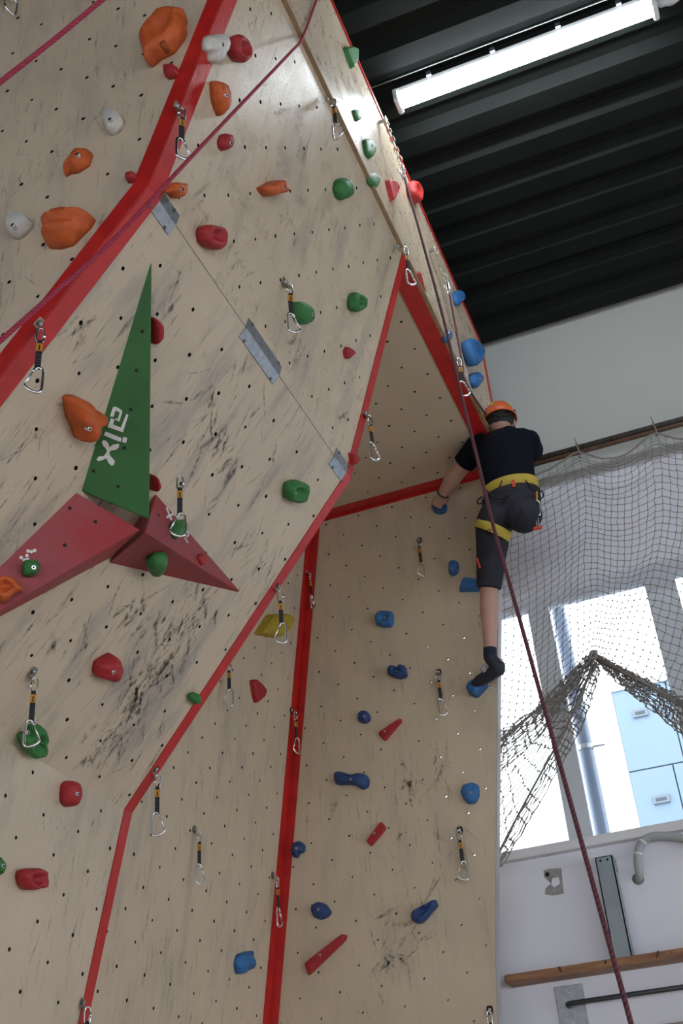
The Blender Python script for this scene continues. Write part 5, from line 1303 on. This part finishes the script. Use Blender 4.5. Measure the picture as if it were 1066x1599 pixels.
# ---- harness
def band(name, secs, h_, mat, parent, grow=1.0, n=36, axis=None):
    bm = bmesh.new(); c, rx, ry, ax, by = secs; u_ = axis or up
    rows = []
    for dz, g in ((-.5, 1.0), (-.42, 1.035), (.42, 1.035), (.5, 1.0)):
        rows.append([bm.verts.new(c+u_*h_*dz+ax*(rx*g*grow*math.cos(2*math.pi*k/n))+by*(ry*g*grow*math.sin(2*math.pi*k/n))) for k in range(n)])
    for A, B in zip(rows, rows[1:]):
        for k in range(n): bm.faces.new((A[k], A[(k+1) % n], B[(k+1) % n], B[k]))
    return obj(name, bm, mat, parent, PI_, True)
har = None
b1 = J(797, 766, 5.17); belt = band('waist_belt', ring(b1, 43, 30), pw(b1, 18), MAT['h_yellow'], person)
b2 = J(798, 782, 5.17); band('belt_padding', ring(b2, 45, 32), pw(b2, 20), MAT['h_black'], belt).matrix_basis = Matrix.Identity(4)
def onback(px, py, dy=0.0): return J(px, py, 5.035+dy)
def quad_strip(name, pts, w, mat, parent):
    bm = bmesh.new(); tube(bm, catmull(pts, 6), w, 7); o = obj(name, bm, mat, parent, Matrix.Translation(-person.location) if parent is person else Matrix.Identity(4), True)
    if parent is not person: o.data.transform(PI_); 
    return o
belt.data.transform(PI_); belt.matrix_basis = Matrix.Identity(4)
for ch_ in belt.children: ch_.data.transform(PI_)
bk = b1-ay*0
def backpt(px, py, off=.006):
    """point on the back of the torso ellipse under this pixel"""
    r = ray(px, py); c, rx, ry, ax, by = ring(b1, 44.5, 32)
    # intersect with elliptic cylinder along up
    o_ = CAM-c; A_ = (r.dot(ax)/rx)**2+(r.dot(by)/ry)**2; B_ = 2*(o_.dot(ax)*r.dot(ax)/rx**2+o_.dot(by)*r.dot(by)/ry**2); C_ = (o_.dot(ax)/rx)**2+(o_.dot(by)/ry)**2-1
    D_ = max(0, B_*B_-4*A_*C_); t = (-B_-math.sqrt(D_))/(2*A_); return CAM+r*t-r.normalized()*off
quad_strip('riser_strap', [backpt(783, 751), backpt(780, 760), backpt(773, 768)], .0035, MAT['h_black'], belt)
quad_strip('riser_strap', [backpt(820, 750), backpt(826, 758), backpt(832, 766)], .0035, MAT['h_black'], belt)
bm = bmesh.new(); c = backpt(801.5, 755, .008); bbox(bm, c.x-.008, c.x+.008, c.y-.004, c.y+.004, c.z-.024, c.z+.02); o = obj('red_tag', bm, MAT['orange_bit'], belt); o.data.transform(PI_)
quad_strip('gear_loop', [backpt(834, 766), J(846, 768, 5.13), J(847, 777, 5.12), backpt(836, 781)], .0042, MAT['h_black'], belt)
quad_strip('gear_loop', [backpt(752, 776), J(746, 781, 5.12), J(746, 787, 5.12), backpt(753, 786)], .0042, MAT['h_black'], belt)
quad_strip('gear_loop', [J(757, 764, 5.06), J(770, 776, 5.03), J(782, 779, 5.03), J(795, 772, 5.04)], .005, MAT['h_black'], belt)
# leg loops
ll = J(770, 829, 5.16); dax = (lk-lhip).normalized()
tl_ = (dax+Vector((-.42, 0, .0))).normalized(); lx = (XA-tl_*XA.dot(tl_)).normalized(); ly = tl_.cross(lx)
o = band('leg_loop', (ll, pw(ll, 28.5), pw(ll, 29), lx, ly), pw(ll, 15), MAT['h_yellow'], person, 1.0, axis=tl_); o.data.transform(PI_); o.matrix_basis = Matrix.Identity(4)
bm = bmesh.new(); c = J(764, 829, 5.035); 
tube(bm, ring_pts(lambda t: c+Vector((.008*math.cos(t), 0, .008*math.sin(t))), 12), .0022, 6, closed=True); lo = obj('loop_emblem', bm, MAT['h_black'], o, smooth=True); lo.data.transform(PI_)
rl = rhip+(rk-rhip)*.42; dr = (rk-rhip).normalized(); rx_ = (XA-dr*XA.dot(dr)).normalized()
o = band('leg_loop', (rl, pw(rl, 27), pw(rl, 27), rx_, dr.cross(rx_)), pw(rl, 12), MAT['h_yellow'], person, axis=dr); o.data.transform(PI_); o.matrix_basis = Matrix.Identity(4)
quad_strip('elastic_strap', [backpt(806, 780), J(812, 792, 5.02), J(815, 800, 5.02), J(808, 822, 5.03)], .003, MAT['h_black'], belt)
# wrist band
bm = bmesh.new(); d = (lwr-le).normalized(); x_, y_ = frame_of(d); c = lwr-d*.006
tube(bm, ring_pts(lambda t: c+(x_*math.cos(t)+y_*math.sin(t))*pw(lwr, 9.3), 18), .004, 6, closed=True); obj('wrist_band', bm, MAT['h_black'], person, PI_, True)
# gear hanging from the belt: a thing of its own
cg = J(838, 772, 5.085)
gear = empty('belay_gear', cg); tag(gear, 'silver carabiner with belay device and red tip hanging from the climber\'s harness', 'carabiner'); GI = Matrix.Translation(-cg)
def gpt(x, y, Y=5.075): return J(x, y, Y)
bm = bmesh.new(); tube(bm, catmull([gpt(838, 768), gpt(838, 776), gpt(837.5, 783)], 4), .005, 6); obj('orange_sling', bm, MAT['tape'], gear, GI, True)
bm = bmesh.new(); tube(bm, catmull([gpt(x, y) for x, y in ((836, 783), (830, 784), (827, 787), (831, 796), (835, 803), (839, 806), (843, 803), (843, 794), (842, 786), (838, 782))], 5), .0045, 8); obj('carabiner', bm, MAT['alu'], gear, GI, True)
bm = bmesh.new(); tube(bm, [gpt(837, 806), gpt(838, 824)], .003, 6); tube(bm, [gpt(840, 806), gpt(841, 824)], .003, 6); obj('wire_loop', bm, MAT['metal'], gear, GI, True)
bm = bmesh.new(); c = gpt(839.5, 825); bbox(bm, c.x-.022, c.x+.022, c.y-.008, c.y+.008, c.z-.009, c.z+.009); bmesh.ops.bevel(bm, geom=bm.edges[:], offset=.003, segments=2, affect='EDGES'); obj('red_tip', bm, MAT['orange_bit'], gear, GI)
# climber's own strand of rope: from the second anchor to the chest
rope('thin red rope strand from the upper anchor down to the climber', [an2, TOPP.hit(709, 500, .03), TOPP.hit(721, 566, .035), TOPP.hit(729, 602, .05), J(768, 664, 5.23), J(785, 698, 5.31), J(791, 740, 5.31)], .0052, MAT['rope_wine'])
